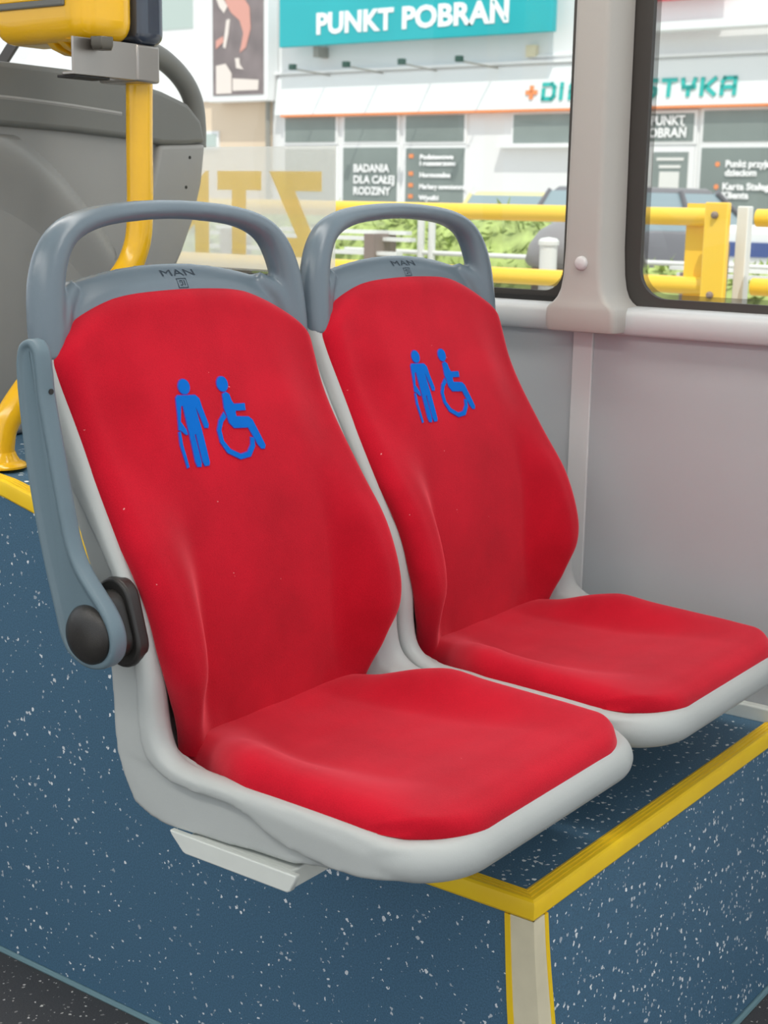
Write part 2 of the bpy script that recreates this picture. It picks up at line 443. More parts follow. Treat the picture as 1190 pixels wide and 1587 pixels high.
# ------------------------------------------------------------------ bus shell
def rrect_frame(hole, outer, r, x0, x1, name, m, parent=None, n=8):
    """flat ring in the YZ plane: rounded rectangular hole inside a rectangle"""
    (y0, z0, y1, z1) = hole; (Y0, Z0, Y1, Z1) = outer
    inner = []; out = []
    for cx, cy, a0, ox, oy in ((y1 - r, z1 - r, 0, Y1, Z1), (y0 + r, z1 - r, 90, Y0, Z1), (y0 + r, z0 + r, 180, Y0, Z0), (y1 - r, z0 + r, 270, Y1, Z0)):
        for k in range(n + 1):
            a = math.radians(a0 + 90 * k / n)
            inner.append((cx + r * math.cos(a), cy + r * math.sin(a)))
            if k < n / 2: q = {0: (ox, cy + (oy - cy) * k / (n / 2)), 90: (cx + (ox - cx) * k / (n / 2), oy), 180: (ox, cy + (oy - cy) * k / (n / 2)), 270: (cx + (ox - cx) * k / (n / 2), oy)}[a0]
            elif k == n / 2: q = (ox, oy)
            else:
                t = 1 - (k - n / 2) / (n / 2)
                q = {0: (cx + (ox - cx) * t, oy), 90: (ox, cy + (oy - cy) * t), 180: (cx + (ox - cx) * t, oy), 270: (ox, cy + (oy - cy) * t)}[a0]
            out.append(q)
    N = len(inner)
    vs = [(x0, *p) for p in inner] + [(x0, *p) for p in out] + [(x1, *p) for p in inner] + [(x1, *p) for p in out]
    fs = []
    for i in range(N):
        j = (i + 1) % N
        fs += [(i, j, N + j, N + i), (2 * N + i, 3 * N + i, 3 * N + j, 2 * N + j), (i, 2 * N + i, 2 * N + j, j), (N + i, N + j, 3 * N + j, 3 * N + i)]
    return MB().add(vs, fs).build(name, m, parent, ang=40)

FLOOR = -1.118
struct(MB().box((-0.62, -0.9, FLOOR - .05), (2.04, 3.3, FLOOR)).build('floor', M['dark_floor']))
struct(MB().box((-0.62, -1.0, 1.18), (2.12, 3.4, 1.24)).build('ceiling', M['ceil']))
WX = 2.0
wr = MB().box((WX, -0.9, FLOOR), (2.07, 3.3, -0.196))
struct(wr.build('wall_right', M['wall']))
struct(MB().box((WX, -0.9, 0.98), (2.07, 3.3, 1.18)).build('wall_upper', M['wall']))
# side opposite: low wall panel behind the camera and the post beside the open door
lw = MB().box((-0.62, -0.9, FLOOR), (-0.56, -0.35, -0.15)).box((-0.62, 1.9, FLOOR), (-0.56, 3.3, -0.15)).box((-0.62, -0.9, .85), (-0.56, 3.3, 1.18)).box((-0.62, 1.82, FLOOR), (-0.56, 1.92, 1.18)).box((-0.62, -0.42, FLOOR), (-0.56, -0.34, 1.18))
struct(lw.build('wall_left', M['wall']))
struct(MB().box((-0.56, 3.24, FLOOR), (1.99, 3.3, -.15)).box((-0.56, 3.24, .95), (1.99, 3.3, 1.18)).build('wall_back', M['wall']))
# two unseen fill lights under the ceiling, added to brighten the interior
for i_, x_ in enumerate((-.30, 1.45)):
    cl = thing('fill_light', ('long added fill light above the aisle door side', 'long added fill light above the red seats')[i_], 'lamp', (x_, 1.2, 1.16))
    MB().box((x_ - .17, -.8, 1.162), (x_ + .17, 3.1, 1.18)).build('housing', M['ceil'], cl)
    MB().box((x_ - .15, -.75, 1.150), (x_ + .15, 3.05, 1.162)).build('diffuser', M['lamp'], cl)

# window 1 (behind the seats) and window 2 (right)
w1 = rrect_frame((1.150, -.139, 3.05, .95), (1.098, -.156, 3.2, .99), .035, 2.022, 2.032, 'window_1', M['frit'])
struct(w1)
MB().box((2.034, 1.10, -.156), (2.038, 3.2, .99)).build('pane', M['glass'], w1)
rrect_frame((1.098, -.147, 3.2, .99), (1.09, -.156, 3.21, 1.0), .01, 2.014, 2.022, 'gasket', M['gasket'], w1)
def dots(hole, r, par):
    y0, z0, y1, z1 = hole; g_ = .007
    rrect_frame((y0 + g_, z0 + g_, y1 - g_, z1 - g_), (y0 - .002, z0 - .002, y1 + .002, z1 + .002), max(.006, r - g_), 2.0326, 2.0330, 'dot_fringe', M['dots'], par)
dots((1.150, -.139, 3.05, .95), .035, w1)
w2 = rrect_frame((-.8, -.142, 1.018, .95), (-.88, -.156, 1.062, .99), .045, 2.022, 2.032, 'window_2', M['frit'])
struct(w2)
MB().box((2.034, -.88, -.156), (2.038, 1.062, .99)).build('pane', M['glass'], w2)
struct(MB().box((2.012, 1.060, -.196), (2.06, 1.100, 1.0)).build('wall_post', M['gasket']))

def ledge(y0, y1, name):
    prof = [(2.03, -.154), (1.992, -.156), (1.984, -.161), (1.981, -.168), (1.981, -.192), (1.985, -.196), (2.03, -.196)]
    pts = [(p[0], p[1]) for p in prof]
    b = MB().prism(pts, 'y', y0, y1)
    return struct(b.build(name, M['ledge'], ang=50))
ledge(1.10, 3.24, 'trim_1')
ledge(-.9, 1.048, 'trim_2')
struct(MB().box((1.995, 1.078, -.745), (2.0, 1.112, -.196)).build('trim_3', M['strip'], bevel=.001))
struct(MB().box((1.982, -.9, -.752), (2.0, 1.9, -.728)).build('trim_4', M['white_metal'], bevel=.003))

dots((-.8, -.142, 1.018, .95), .045, w2)

# pillar cover between the windows
pc = thing('pillar_cover', 'warm grey moulded pillar cover between the two bus windows', 'cover', (1.95, 1.08, -.19))
b = MB(); rows = []
tz = [(-.1935, 1.024, 1.132, 1.953), (-.192, 1.020, 1.136, 1.949), (-.186, 1.018, 1.138, 1.947), (-.170, 1.018, 1.138, 1.946), (-.160, 1.019, 1.137, 1.946), (-.154, 1.023, 1.133, 1.946), (-.149, 1.030, 1.126, 1.947),
      (-.142, 1.036, 1.120, 1.948), (-.130, 1.041, 1.115, 1.949), (-.11, 1.045, 1.112, 1.95), (-.07, 1.048, 1.110, 1.95), (.1, 1.050, 1.109, 1.95), (.5, 1.052, 1.108, 1.95), (1.18, 1.052, 1.108, 1.95)]
ns = 0
for z, ya, yb, xf in tz:
    r = .009; ring = [(2.02, ya - .004)]
    for k in range(5):
        a = PI / 2 * k / 4; ring.append((xf + r - r * math.sin(a), ya + r - r * math.cos(a)))
    for k in range(5):
        a = PI / 2 * k / 4; ring.append((xf + r - r * math.cos(a), yb - r + r * math.sin(a)))
    ring.append((2.02, yb + .004)); ns = len(ring)
    rows += [(x, y, z) for x, y in ring]
fs = [(i * ns + k, i * ns + (k + 1) % ns, (i + 1) * ns + (k + 1) % ns, (i + 1) * ns + k) for i in range(len(tz) - 1) for k in range(ns)]
fs += [tuple(range(ns))[::-1], tuple(range((len(tz) - 1) * ns, len(tz) * ns))]
b.add(rows, fs).build('cover_body', M['pillar'], pc, ang=50)
MB().lathe([(.0105, 0), (.0105, .003), (.0095, .005), (.007, .0065), (0, .0072)], (1.951, 1.0785, -.0905), (-1, 0, 0), 24).build('screw_cap', M['strip'], pc)['label'] = 'pale round screw cap'

# ZTM film on the outside of window 1
zf = thing('window_sticker', 'translucent white film with mirrored yellow letters on the window behind the seats', 'sticker', (2.0405, 1.78, -.14))
MB().box((2.039, 1.620, -.136), (2.0395, 2.35, .0865)).build('film', M['film'], zf)
for L_ in ([(1.774, .0435), (1.652, .0435), (1.652, .009), (1.713, .009), (1.6685, -.073), (1.650, -.107), (1.774, -.107), (1.774, -.073), (1.707, -.073)],
           [(1.901, .0435), (1.793, .0435), (1.793, .0095), (1.830, .0095), (1.830, -.107), (1.865, -.107), (1.865, .0095), (1.901, .0095)],
           [(1.923, .0435), (1.923, -.107), (1.959, -.107), (1.959, -.054), (1.999, -.084), (2.040, -.054), (2.040, -.107), (2.076, -.107), (2.076, .0435), (2.068, .0435), (1.9995, -.020), (1.931, .0435)]):
    MB().prism(L_, 'x', 2.0405, 2.0410).build('letter', M['film_yellow'], zf, smooth=False)

# ------------------------------------------------------------------ wheel-arch platform
pl = thing('platform', 'blue speckled raised platform under the two red seats', 'platform', (1.28, .73, FLOOR))
PX, PY, PZ = 1.28, .732, -.75
top = [(.732, -.75), (1.20, -.75), (1.255, -.742), (1.30, -.715), (1.335, -.665), (1.365, -.600), (1.390, -.535), (1.415, -.480), (1.450, -.440), (1.50, -.418), (1.56, -.403), (1.62, -.392), (1.75, -.386), (2.2, -.384), (3.23, -.384)]
tops = [tuple(p) for p in [(v.x, v.y) for v in catmull([(a, b_, 0) for a, b_ in top[1:]], 4)]]
def fy(z):      # front face flares towards the floor
    t = (PZ - z) / (PZ - FLOOR); return PY - .045 * t ** 1.3
front = [(fy(PZ + (FLOOR - PZ) * k / 8), PZ + (FLOOR - PZ) * k / 8) for k in range(9)]
prof = tops[::-1] + front + [(3.23, FLOOR)]
MB().prism(prof, 'x', PX, 1.999).build('body', M['blue_floor'], pl, ang=30)

def nosing():
    b = MB()
    # profile (inwards a, up b) : ribbed tread with a rounded drop
    pr = [(-.0025, -.020), (-.0045, -.017), (-.0045, -.002), (-.003, .0018), (0, .0036), (.0042, .0036), (.0052, .0012), (.0064, .0036), (.0100, .0036), (.0110, .0012), (.0122, .0036), (.0152, .0036), (.0162, .0012), (.0174, .0034), (.0215, .0018), (.0215, -.001), (.0, -.001), (.0, -.020)]
    path = []
    path.append((Vector((1.981, PY, PZ)), Vector((0, 1, 0)), Vector((0, 0, 1))))
    path.append((Vector((PX, PY, PZ)), Vector((1, 1, 0)), Vector((0, 0, 1))))
    T = tops
    for i, (y, z) in enumerate(T[1:-1]):
        i += 1
        d = Vector((0, T[i + 1][0] - T[i - 1][0], T[i + 1][1] - T[i - 1][1])).normalized()
        n = Vector((1, 0, 0)).cross(d)
        path.append((Vector((PX, y, z)), Vector((1, 0, 0)), n))
    vs = []; n = len(pr)
    for p, a, u in path:
        for x, y in pr: vs.append(p + a * x + u * y)
    fs = [(i * n + k, i * n + (k + 1) % n, (i + 1) * n + (k + 1) % n, (i + 1) * n + k) for i in range(len(path) - 1) for k in range(n)]
    fs += [tuple(range(n))[::-1], tuple(range((len(path) - 1) * n, len(path) * n))]
    return b.add(vs, fs)
nosing().build('edge_nosing', M['yellow'], pl, ang=28)['label'] = 'ribbed yellow edge nosing'

def corner_strip(name, m, ya, yb, xa, xb, t):
    """strip following one or both faces of the platform corner; widths change with height"""
    b = MB(); K = 10
    if ya is not None:
        vs = []
        for k in range(K + 1):
            z = PZ - .021 + (FLOOR - PZ + .021) * k / K; s_ = sstep(0, .45, k / K); f0 = fy(z)
            y0 = f0 + ya[0] + (ya[1] - ya[0]) * s_; y1 = f0 + yb[0] + (yb[1] - yb[0]) * s_
            vs += [(PX - t, y0, z), (PX - t, y1, z), (PX + .001, y1, z), (PX + .001, y0, z)]
        b.add(vs, [(i * 4 + k, i * 4 + (k + 1) % 4, i * 4 + 4 + (k + 1) % 4, i * 4 + 4 + k) for i in range(K) for k in range(4)] + [(0, 1, 2, 3), (K * 4 + 3, K * 4 + 2, K * 4 + 1, K * 4)])
    if xa is not None:
        vs = []
        for k in range(K + 1):
            z = PZ - .021 + (FLOOR - PZ + .021) * k / K; s_ = sstep(0, .45, k / K); f0 = fy(z)
            x0 = PX + xa[0] + (xa[1] - xa[0]) * s_; x1 = PX + xb[0] + (xb[1] - xb[0]) * s_
            vs += [(x0, f0 - t, z), (x1, f0 - t, z), (x1, f0 + .001, z), (x0, f0 + .001, z)]
        b.add(vs, [(i * 4 + k, i * 4 + (k + 1) % 4, i * 4 + 4 + (k + 1) % 4, i * 4 + 4 + k) for i in range(K) for k in range(4)] + [(0, 1, 2, 3), (K * 4 + 3, K * 4 + 2, K * 4 + 1, K * 4)])
    return b.build(name, m, pl, ang=30)
corner_strip('corner_film', M['cream'], (-.002, -.002), (.030, .033), (-.0018, -.0018), (.023, .026), .0022)['label'] = 'cream corner film'
corner_strip('corner_edging', M['yellow'], (.028, .031), (.035, .039), (.021, .025), (.028, .032), .003)['label'] = 'yellow edging of the corner film'

# weld cords where the covering meets the floor
struct(MB().tube([(PX - .003, .69, FLOOR + .002), (PX - .003, 3.2, FLOOR + .002)], .0045, 8).build('trim_5', M['weld']))
struct(MB().tube([(PX, fy(FLOOR) - .003, FLOOR + .002), (1.98, fy(FLOOR) - .003, FLOOR + .002)], .0045, 8).build('trim_6', M['weld']))

# ------------------------------------------------------------------ seats
XC = 1.235
YC = smooth_tab([(-.62, 1.062), (-.56, 1.062), (-.5, 1.068), (-.45, 1.070), (-.4, 1.076), (-.35, 1.091), (-.293, 1.112), (-.25, 1.132), (-.21, 1.152), (-.15, 1.181), (-.098, 1.205), (-.05, 1.222)])
YE = smooth_tab([(-.62, 1.058), (-.56, 1.056), (-.53, 1.052), (-.5, 1.043), (-.47, 1.046), (-.44, 1.054), (-.41, 1.066), (-.38, 1.082), (-.35, 1.102), (-.32, 1.118), (-.29, 1.134), (-.26, 1.150), (-.23, 1.166), (-.2, 1.176), (-.17, 1.186), (-.13, 1.202), (-.09, 1.218)])
HW = smooth_tab([(-.62, .153), (-.59, .156), (-.56, .168), (-.53, .182), (-.50, .198), (-.47, .206), (-.40, .209), (-.30, .211), (-.17, .212), (-.14, .205), (-.10, .196)], w_=7)
def seatT(u):     # upper edge of the back cushion
    a = abs(u)
    return -.1010 - .020 * a ** 2 - .041 * max(0, (a - .35) / .65) ** 2.2
def back_front(u, z, off=0.0):
    a = abs(u)
    yc, ye = lerp(YC, z), lerp(YE, z)
    low = sstep(-.25, -.40, z) * (1 - .45 * sstep(-.54, -.60, z))
    crest = ye - .010 - .017 * low
    ax_ = a * lerp(HW, z)
    b_ = sstep(.50, .86, a) * (1 - low) + sstep(.112, .168, ax_) * low
    crown = yc + .004 * (1 - low) * a * a
    y = crown * (1 - b_) + crest * b_
    return y + off
def back_cushion(parent):
    T0 = .028; z0 = -.600
    def zz(u, v): return z0 + (seatT(u) - z0) * v
    def K(u, v):
        ku = max(0, (abs(u) - .88) / .12); kv = max(0, (v - .955) / .045)
        return min(1, math.hypot(ku, kv))
    def F(u, v):
        uu = math.copysign(1 - (1 - abs(u)) ** 1.25, u); z = zz(uu, v); k = K(uu, v)
        y = back_front(uu, z) + T0 * (1 - math.sqrt(max(0, 1 - k * k)))
        return (XC + uu * lerp(HW, z), y, z)
    def B(u, v):
        uu = math.copysign(1 - (1 - abs(u)) ** 1.25, u); z = zz(uu, v)
        return (XC + uu * (lerp(HW, z) - .002), back_front(uu, z) + T0 + .004, z)
    return MB().solid(F, B, 72, 100).build('back_cushion', M['red'], parent, ang=80)

PHW = smooth_tab([(.69, .200), (.72, .204), (.80, .206), (.93, .207), (.96, .198), (.99, .180), (1.02, .160), (1.06, .146)], w_=7)
PZC = smooth_tab([(.69, -.588), (.705, -.583), (.73, -.578), (.78, -.580), (.83, -.586), (.90, -.592), (.97, -.593), (1.02, -.588), (1.065, -.582)], w_=7)
PZE = smooth_tab([(.69, -.586), (.705, -.582), (.73, -.577), (.78, -.573), (.85, -.569), (.90, -.566), (.945, -.560), (.98, -.564), (1.02, -.574), (1.065, -.580)], w_=7)
PTH = [(.69, .012), (.72, .016), (.80, .024), (.88, .030), (1.07, .030)]
def front_arc(x, hw, base, R):
    d = max(0, abs(x) - (hw - R)); return base + R - math.sqrt(max(0, R * R - min(d, R * .999) ** 2))
def yfront(u): return front_arc(u * .205, .205, .697, .082)
def shear(b):        # the pan is set slightly askew towards the window
    b.v = [(x + .015 * max(0, 1.0 - y) / .28, y, z) for x, y, z in b.v]; return b
def pan_cushion(parent):
    def K(u, v):
        ku = max(0, (abs(u) - .86) / .14); kv = max(0, (v - .955) / .045)
        return min(1, math.hypot(ku, kv))
    def warp(u): return math.copysign(math.sin(abs(u) * PI / 2) ** 1.0, u)
    def pt(u, v): return 1.072 + (yfront(u) - 1.072) * v
    def F(u, v):
        u = warp(u); y = pt(u, v); a = abs(u); k = K(u, v); T0 = lerp(PTH, y)
        b_ = sstep(.45, .84, a)
        z = lerp(PZC, y) * (1 - b_) + lerp(PZE, y) * b_
        z += .0015 * pnoise(Vector((u * 3, y * 22, 1))) * (1 - v)
        z -= T0 * (1 - math.sqrt(max(0, 1 - k * k)))
        return (XC + u * lerp(PHW, y), y, z)
    def B(u, v):
        u = warp(u); y = pt(u, v)
        b_ = sstep(.45, .84, abs(u))
        z = lerp(PZC, y) * (1 - b_) + lerp(PZE, y) * b_
        return (XC + u * (lerp(PHW, y) - .002), y + .001, z - lerp(PTH, y) - .004)
    return shear(MB().solid(F, B, 80, 90)).build('seat_cushion', M['red'], parent, ang=80)

def shell(parent):
    # L-shaped bucket. centre path (front surface), rim path (front surface at the edges), back path (behind the flange)
    Cc = [(1.210, -.160), (1.200, -.190), (1.182, -.23), (1.160, -.28), (1.134, -.33), (1.112, -.38), (1.098, -.43), (1.092, -.49), (1.089, -.55), (1.082, -.600), (1.055, -.625), (1.02, -.622), (.95, -.618), (.88, -.614), (.80, -.606), (.74, -.601), (.700, -.601)]
    Rr = [(1.198, -.160), (1.186, -.190), (1.168, -.23), (1.142, -.28), (1.115, -.33), (1.087, -.38), (1.061, -.43), (1.047, -.49), (1.044, -.535), (1.036, -.563), (1.018, -.578), (.995, -.583), (.95, -.585), (.88, -.588), (.80, -.592), (.74, -.596), (.700, -.600)]
    Bb = [(1.232, -.160), (1.225, -.190), (1.210, -.23), (1.172, -.285), (1.128, -.345), (1.096, -.395), (1.076, -.435), (1.067, -.49), (1.063, -.55), (1.054, -.578), (1.030, -.594), (1.000, -.600), (.93, -.604), (.890, -.622), (.84, -.634), (.76, -.638), (.705, -.634)]
    c = catmull([(a, b_, 0) for a, b_ in Cc], 5); r = catmull([(a, b_, 0) for a, b_ in Rr], 5); k_ = catmull([(a, b_, 0) for a, b_ in Bb], 5)
    n = len(c) - 1
    def hw(y, z):
        return .222 if z > -.3 else .222
    def ycomp(u, y):            # round the front corners: compress towards yfront
        if y > .80: return y
        t = (0.80 - y) / (.80 - .700); yf = front_arc(u * .222, .222, .695, .085)
        return .80 + (yf - .80) * t
    def pos(tab, v):
        i = min(n, int(round(v * n))); return tab[i].x, tab[i].y
    def hx(y): return .222
    def F(u, v):
        u = math.copysign(1 - (1 - abs(u)) ** 1.2, u); a = abs(u)
        y1, z1 = pos(c, v); y2, z2 = pos(r, v); b_ = sstep(.62, .93, a)
        y = y1 * (1 - b_) + y2 * b_; z = z1 * (1 - b_) + z2 * b_
        e = max(0, (a - .95) / .05); yy, zz = pos(k_, v)
        f = .35 * (1 - math.sqrt(max(0, 1 - e * e)))
        y += (yy - y) * f; z += (zz - z) * f
        return (XC + u * hx(y), ycomp(u, y), z)
    def B(u, v):
        u = math.copysign(1 - (1 - abs(u)) ** 1.2, u)
        y, z = pos(k_, v); y1, z1 = pos(c, v); w2 = 1 - sstep(.72, .88, abs(u))
        y += (y1 + .02 - y) * w2; z += (z1 - .016 - z) * w2
        return (XC + u * hx(y), ycomp(u, y) , z)
    b = MB().solid(F, B, 40, n)
    # rounded nose along the front edge
    nose = []
    for i in range(61):
        q = -1 + 2 * i / 60; x = .2015 * math.sin(q * PI / 2)
        nose.append((XC + x, front_arc(x, .2025, .7045, .066), -.6175))
    ext = [(XC + .2025, .88, -.618), (XC + .2025, .84, -.6185), (XC + .2025, .80, -.618)]
    nose = [(2 * XC - x, y, z) for x, y, z in ext] + nose + ext[::-1]
    n_ = len(nose); rad = [.0215 - .005 * max(0, 1 - min(i, n_ - 1 - i) / 9) for i in range(n_)]
    b.tube([Vector(p) for p in nose], [r * .96 for r in rad], 16, ry=rad, up=(0, 0, 1))
    # side cheeks under the flange
    poly = [(1.172, -.285), (1.128, -.345), (1.092, -.400), (1.070, -.45), (1.060, -.54), (1.045, -.580), (1.0, -.592), (.92, -.598), (.885, -.612), (.84, -.622), (.78, -.628), (.80, -.640), (.869, -.650), (1.031, -.654), (1.056, -.650), (1.081, -.640), (1.097, -.612), (1.107, -.586), (1.110, -.551), (1.112, -.502), (1.131, -.413), (1.156, -.354), (1.180, -.304)]
    for s in (-1, 1):
        b.prism(poly, 'x', XC + s * .213, XC + s * .180)
    core = [(1.190, -.285), (1.165, -.345), (1.140, -.400), (1.125, -.45), (1.118, -.56), (1.100, -.625), (1.05, -.640), (.78, -.634), (.80, -.640), (.869, -.650), (1.031, -.654), (1.090, -.648), (1.115, -.60), (1.130, -.52), (1.150, -.413), (1.176, -.354), (1.205, -.290)]
    b.prism(core, 'x', XC - .19, XC + .19)
    o = shear(b).build('shell', M['shell'], parent, remesh=.0032, smo=5)
    return o

def head_frame(parent):
    b = MB()
    half = [(.201, -.176, .0205), (.201, -.150, .0210), (.1985, -.120, .0215), (.1945, -.095, .0210), (.184, -.068, .0195), (.167, -.047, .0165), (.142, -.0335, .0140), (.105, -.0245, .0122), (.055, -.0195, .0115), (0, -.0175, .0112)]
    full = [(-x, z, r) for x, z, r in half] + [(x, z, r) for x, z, r in half[-2::-1]]
    P = catmull([(XC + x, 1.209 + .115 * (z + .17), z) for x, z, r in full], 6)
    Rr = catmull([(r, 0, 0) for x, z, r in full], 6)
    rr = [q.x for q in Rr]
    b.tube(P, rr, 20, ry=[.017 + .25 * max(0, q - .0112) for q in rr], up=(0, 1, 0))
    def sz(a): return -.078 - .021 * min(1, (a / .165)) ** 2
    def F(u, v):   # saddle between cushion and opening, from front (v=0) over the top to the back (v=1)
        x = u * .192; a = abs(u); T = seatT(min(1, a * .93)); zt = sz(abs(x))
        pts = [(1.206, T - .030), (1.207, T - .010), (1.2125, T + .003), (1.222, zt - .009), (1.231, zt - .002), (1.238, zt - .001), (1.246, zt - .006), (1.249, zt - .016), (1.240, -.176)]
        t = v * (len(pts) - 1); i = min(len(pts) - 2, int(t)); f = t - i
        return (XC + x, pts[i][0] * (1 - f) + pts[i + 1][0] * f, pts[i][1] * (1 - f) + pts[i + 1][1] * f)
    def B(u, v):
        x = u * .192; a = abs(u); T = seatT(min(1, a * .93)); return (XC + x, 1.210 + .025 * v, min(T - .034, -.150) - .02)
    b.solid(F, B, 40, 32)
    # shoulders running down beside the cushion to the joint
    for s in (-1, 1):
        b.tube([(XC + s * .197, 1.211, -.176), (XC + s * .190, 1.213, -.150), (XC + s * .176, 1.219, -.118), (XC + s * .150, 1.228, -.100)], [.017, .018, .016, .010], 12)
    o = b.build('head_frame', M['handle'], parent, remesh=.0028, smo=16)
    return o

def surf_patch(name, poly, m, parent, lift):
    """flat outline (x,z) subdivided and laid on the front of the back cushion"""
    bm = bmesh.new()
    vs = [bm.verts.new((x, 0, z)) for x, z in poly]
    for t3 in tessellate_polygon([[Vector((x, z, 0)) for x, z in poly]]):
        try: bm.faces.new([vs[i] for i in t3])
        except ValueError: pass
    bmesh.ops.subdivide_edges(bm, edges=bm.edges[:], cuts=2, use_grid_fill=True)
    o_ = org(parent)
    for v in bm.verts:
        u = v.co.x / lerp(HW, v.co.z)
        v.co = Vector((XC + v.co.x, back_front(u, v.co.z) - lift, v.co.z)) - o_
    bmesh.ops.recalc_face_normals(bm, faces=bm.faces[:])
    r = bmesh.ops.extrude_face_region(bm, geom=bm.faces[:])
    for v in [g for g in r['geom'] if isinstance(g, bmesh.types.BMVert)]: v.co.y += lift + .0006
    bmesh.ops.recalc_face_normals(bm, faces=bm.faces[:])
    me = bpy.data.meshes.new(name); bm.to_mesh(me); bm.free(); me.materials.append(m)
    o = bpy.data.objects.new(name, me); C.objects.link(o); o.parent = parent
    return o

MAN = [(-0.076, -0.2225), (-0.072, -0.220), (-0.045, -0.222), (-0.041, -0.226), (-0.0415, -0.236), (-0.0405, -0.254), (-0.043, -0.2575), (-0.048, -0.257), (-0.0495, -0.242), (-0.0515, -0.234), (-0.0535, -0.256), (-0.058, -0.293), (-0.060, -0.296), (-0.0665, -0.296), (-0.068, -0.291), (-0.0648, -0.262), (-0.0672, -0.262), (-0.0705, -0.292), (-0.0725, -0.296), (-0.078, -0.2955), (-0.079, -0.290), (-0.0715, -0.243), (-0.0695, -0.231), (-0.0725, -0.231), (-0.0812, -0.247), (-0.077, -0.256), (-0.077, -0.261), (-0.080, -0.261), (-0.084, -0.257), (-0.088, -0.255), (-0.082, -0.240)]
CANE = [(-0.0895, -0.258), (-0.086, -0.257), (-0.0895, -0.271), (-0.0905, -0.294), (-0.094, -0.295), (-0.0935, -0.271), (-0.091, -0.263)]
WB = [(-0.002, -0.225), (0.005, -0.223), (0.009, -0.226), (0.009, -0.233), (0.011, -0.237), (0.029, -0.238), (0.0265, -0.245), (0.010, -0.244), (0.0085, -0.246), (0.008, -0.2505), (0.028, -0.253), (0.0325, -0.257), (0.040, -0.286), (0.037, -0.2895), (0.0315, -0.289), (0.028, -0.284), (0.021, -0.264), (-0.002, -0.262), (-0.007, -0.256), (-0.007, -0.240)]
WH = [(-0.010, -0.244), (-0.022, -0.252), (-0.030, -0.262), (-0.0315, -0.275), (-0.0255, -0.287), (-0.008, -0.296), (0.010, -0.295), (0.022, -0.285), (0.025, -0.276), (0.0195, -0.275), (0.016, -0.283), (0.007, -0.290), (-0.005, -0.291), (-0.019, -0.284), (-0.0255, -0.274), (-0.024, -0.262), (-0.017, -0.254), (-0.009, -0.2495)]
def ell(cx, cz, a, b_, sk): return [(cx + a * math.cos(t * PI / 10) + sk * math.sin(t * PI / 10), cz + b_ * math.sin(t * PI / 10)) for t in range(20)]
def grow(poly, d):
    n = len(poly); ar = sum(poly[i][0] * poly[(i + 1) % n][1] - poly[(i + 1) % n][0] * poly[i][1] for i in range(n)); s = 1 if ar > 0 else -1
    out = []
    for i in range(n):
        a = Vector(poly[i - 1]); b_ = Vector(poly[i]); c = Vector(poly[(i + 1) % n])
        e1 = (b_ - a).normalized(); e2 = (c - b_).normalized(); nn = Vector((e1.y + e2.y, -e1.x - e2.x)) * s
        if nn.length < 1e-6: nn = Vector((e1.y, -e1.x)) * s
        out.append(tuple(b_ + nn.normalized() * d))
    return out

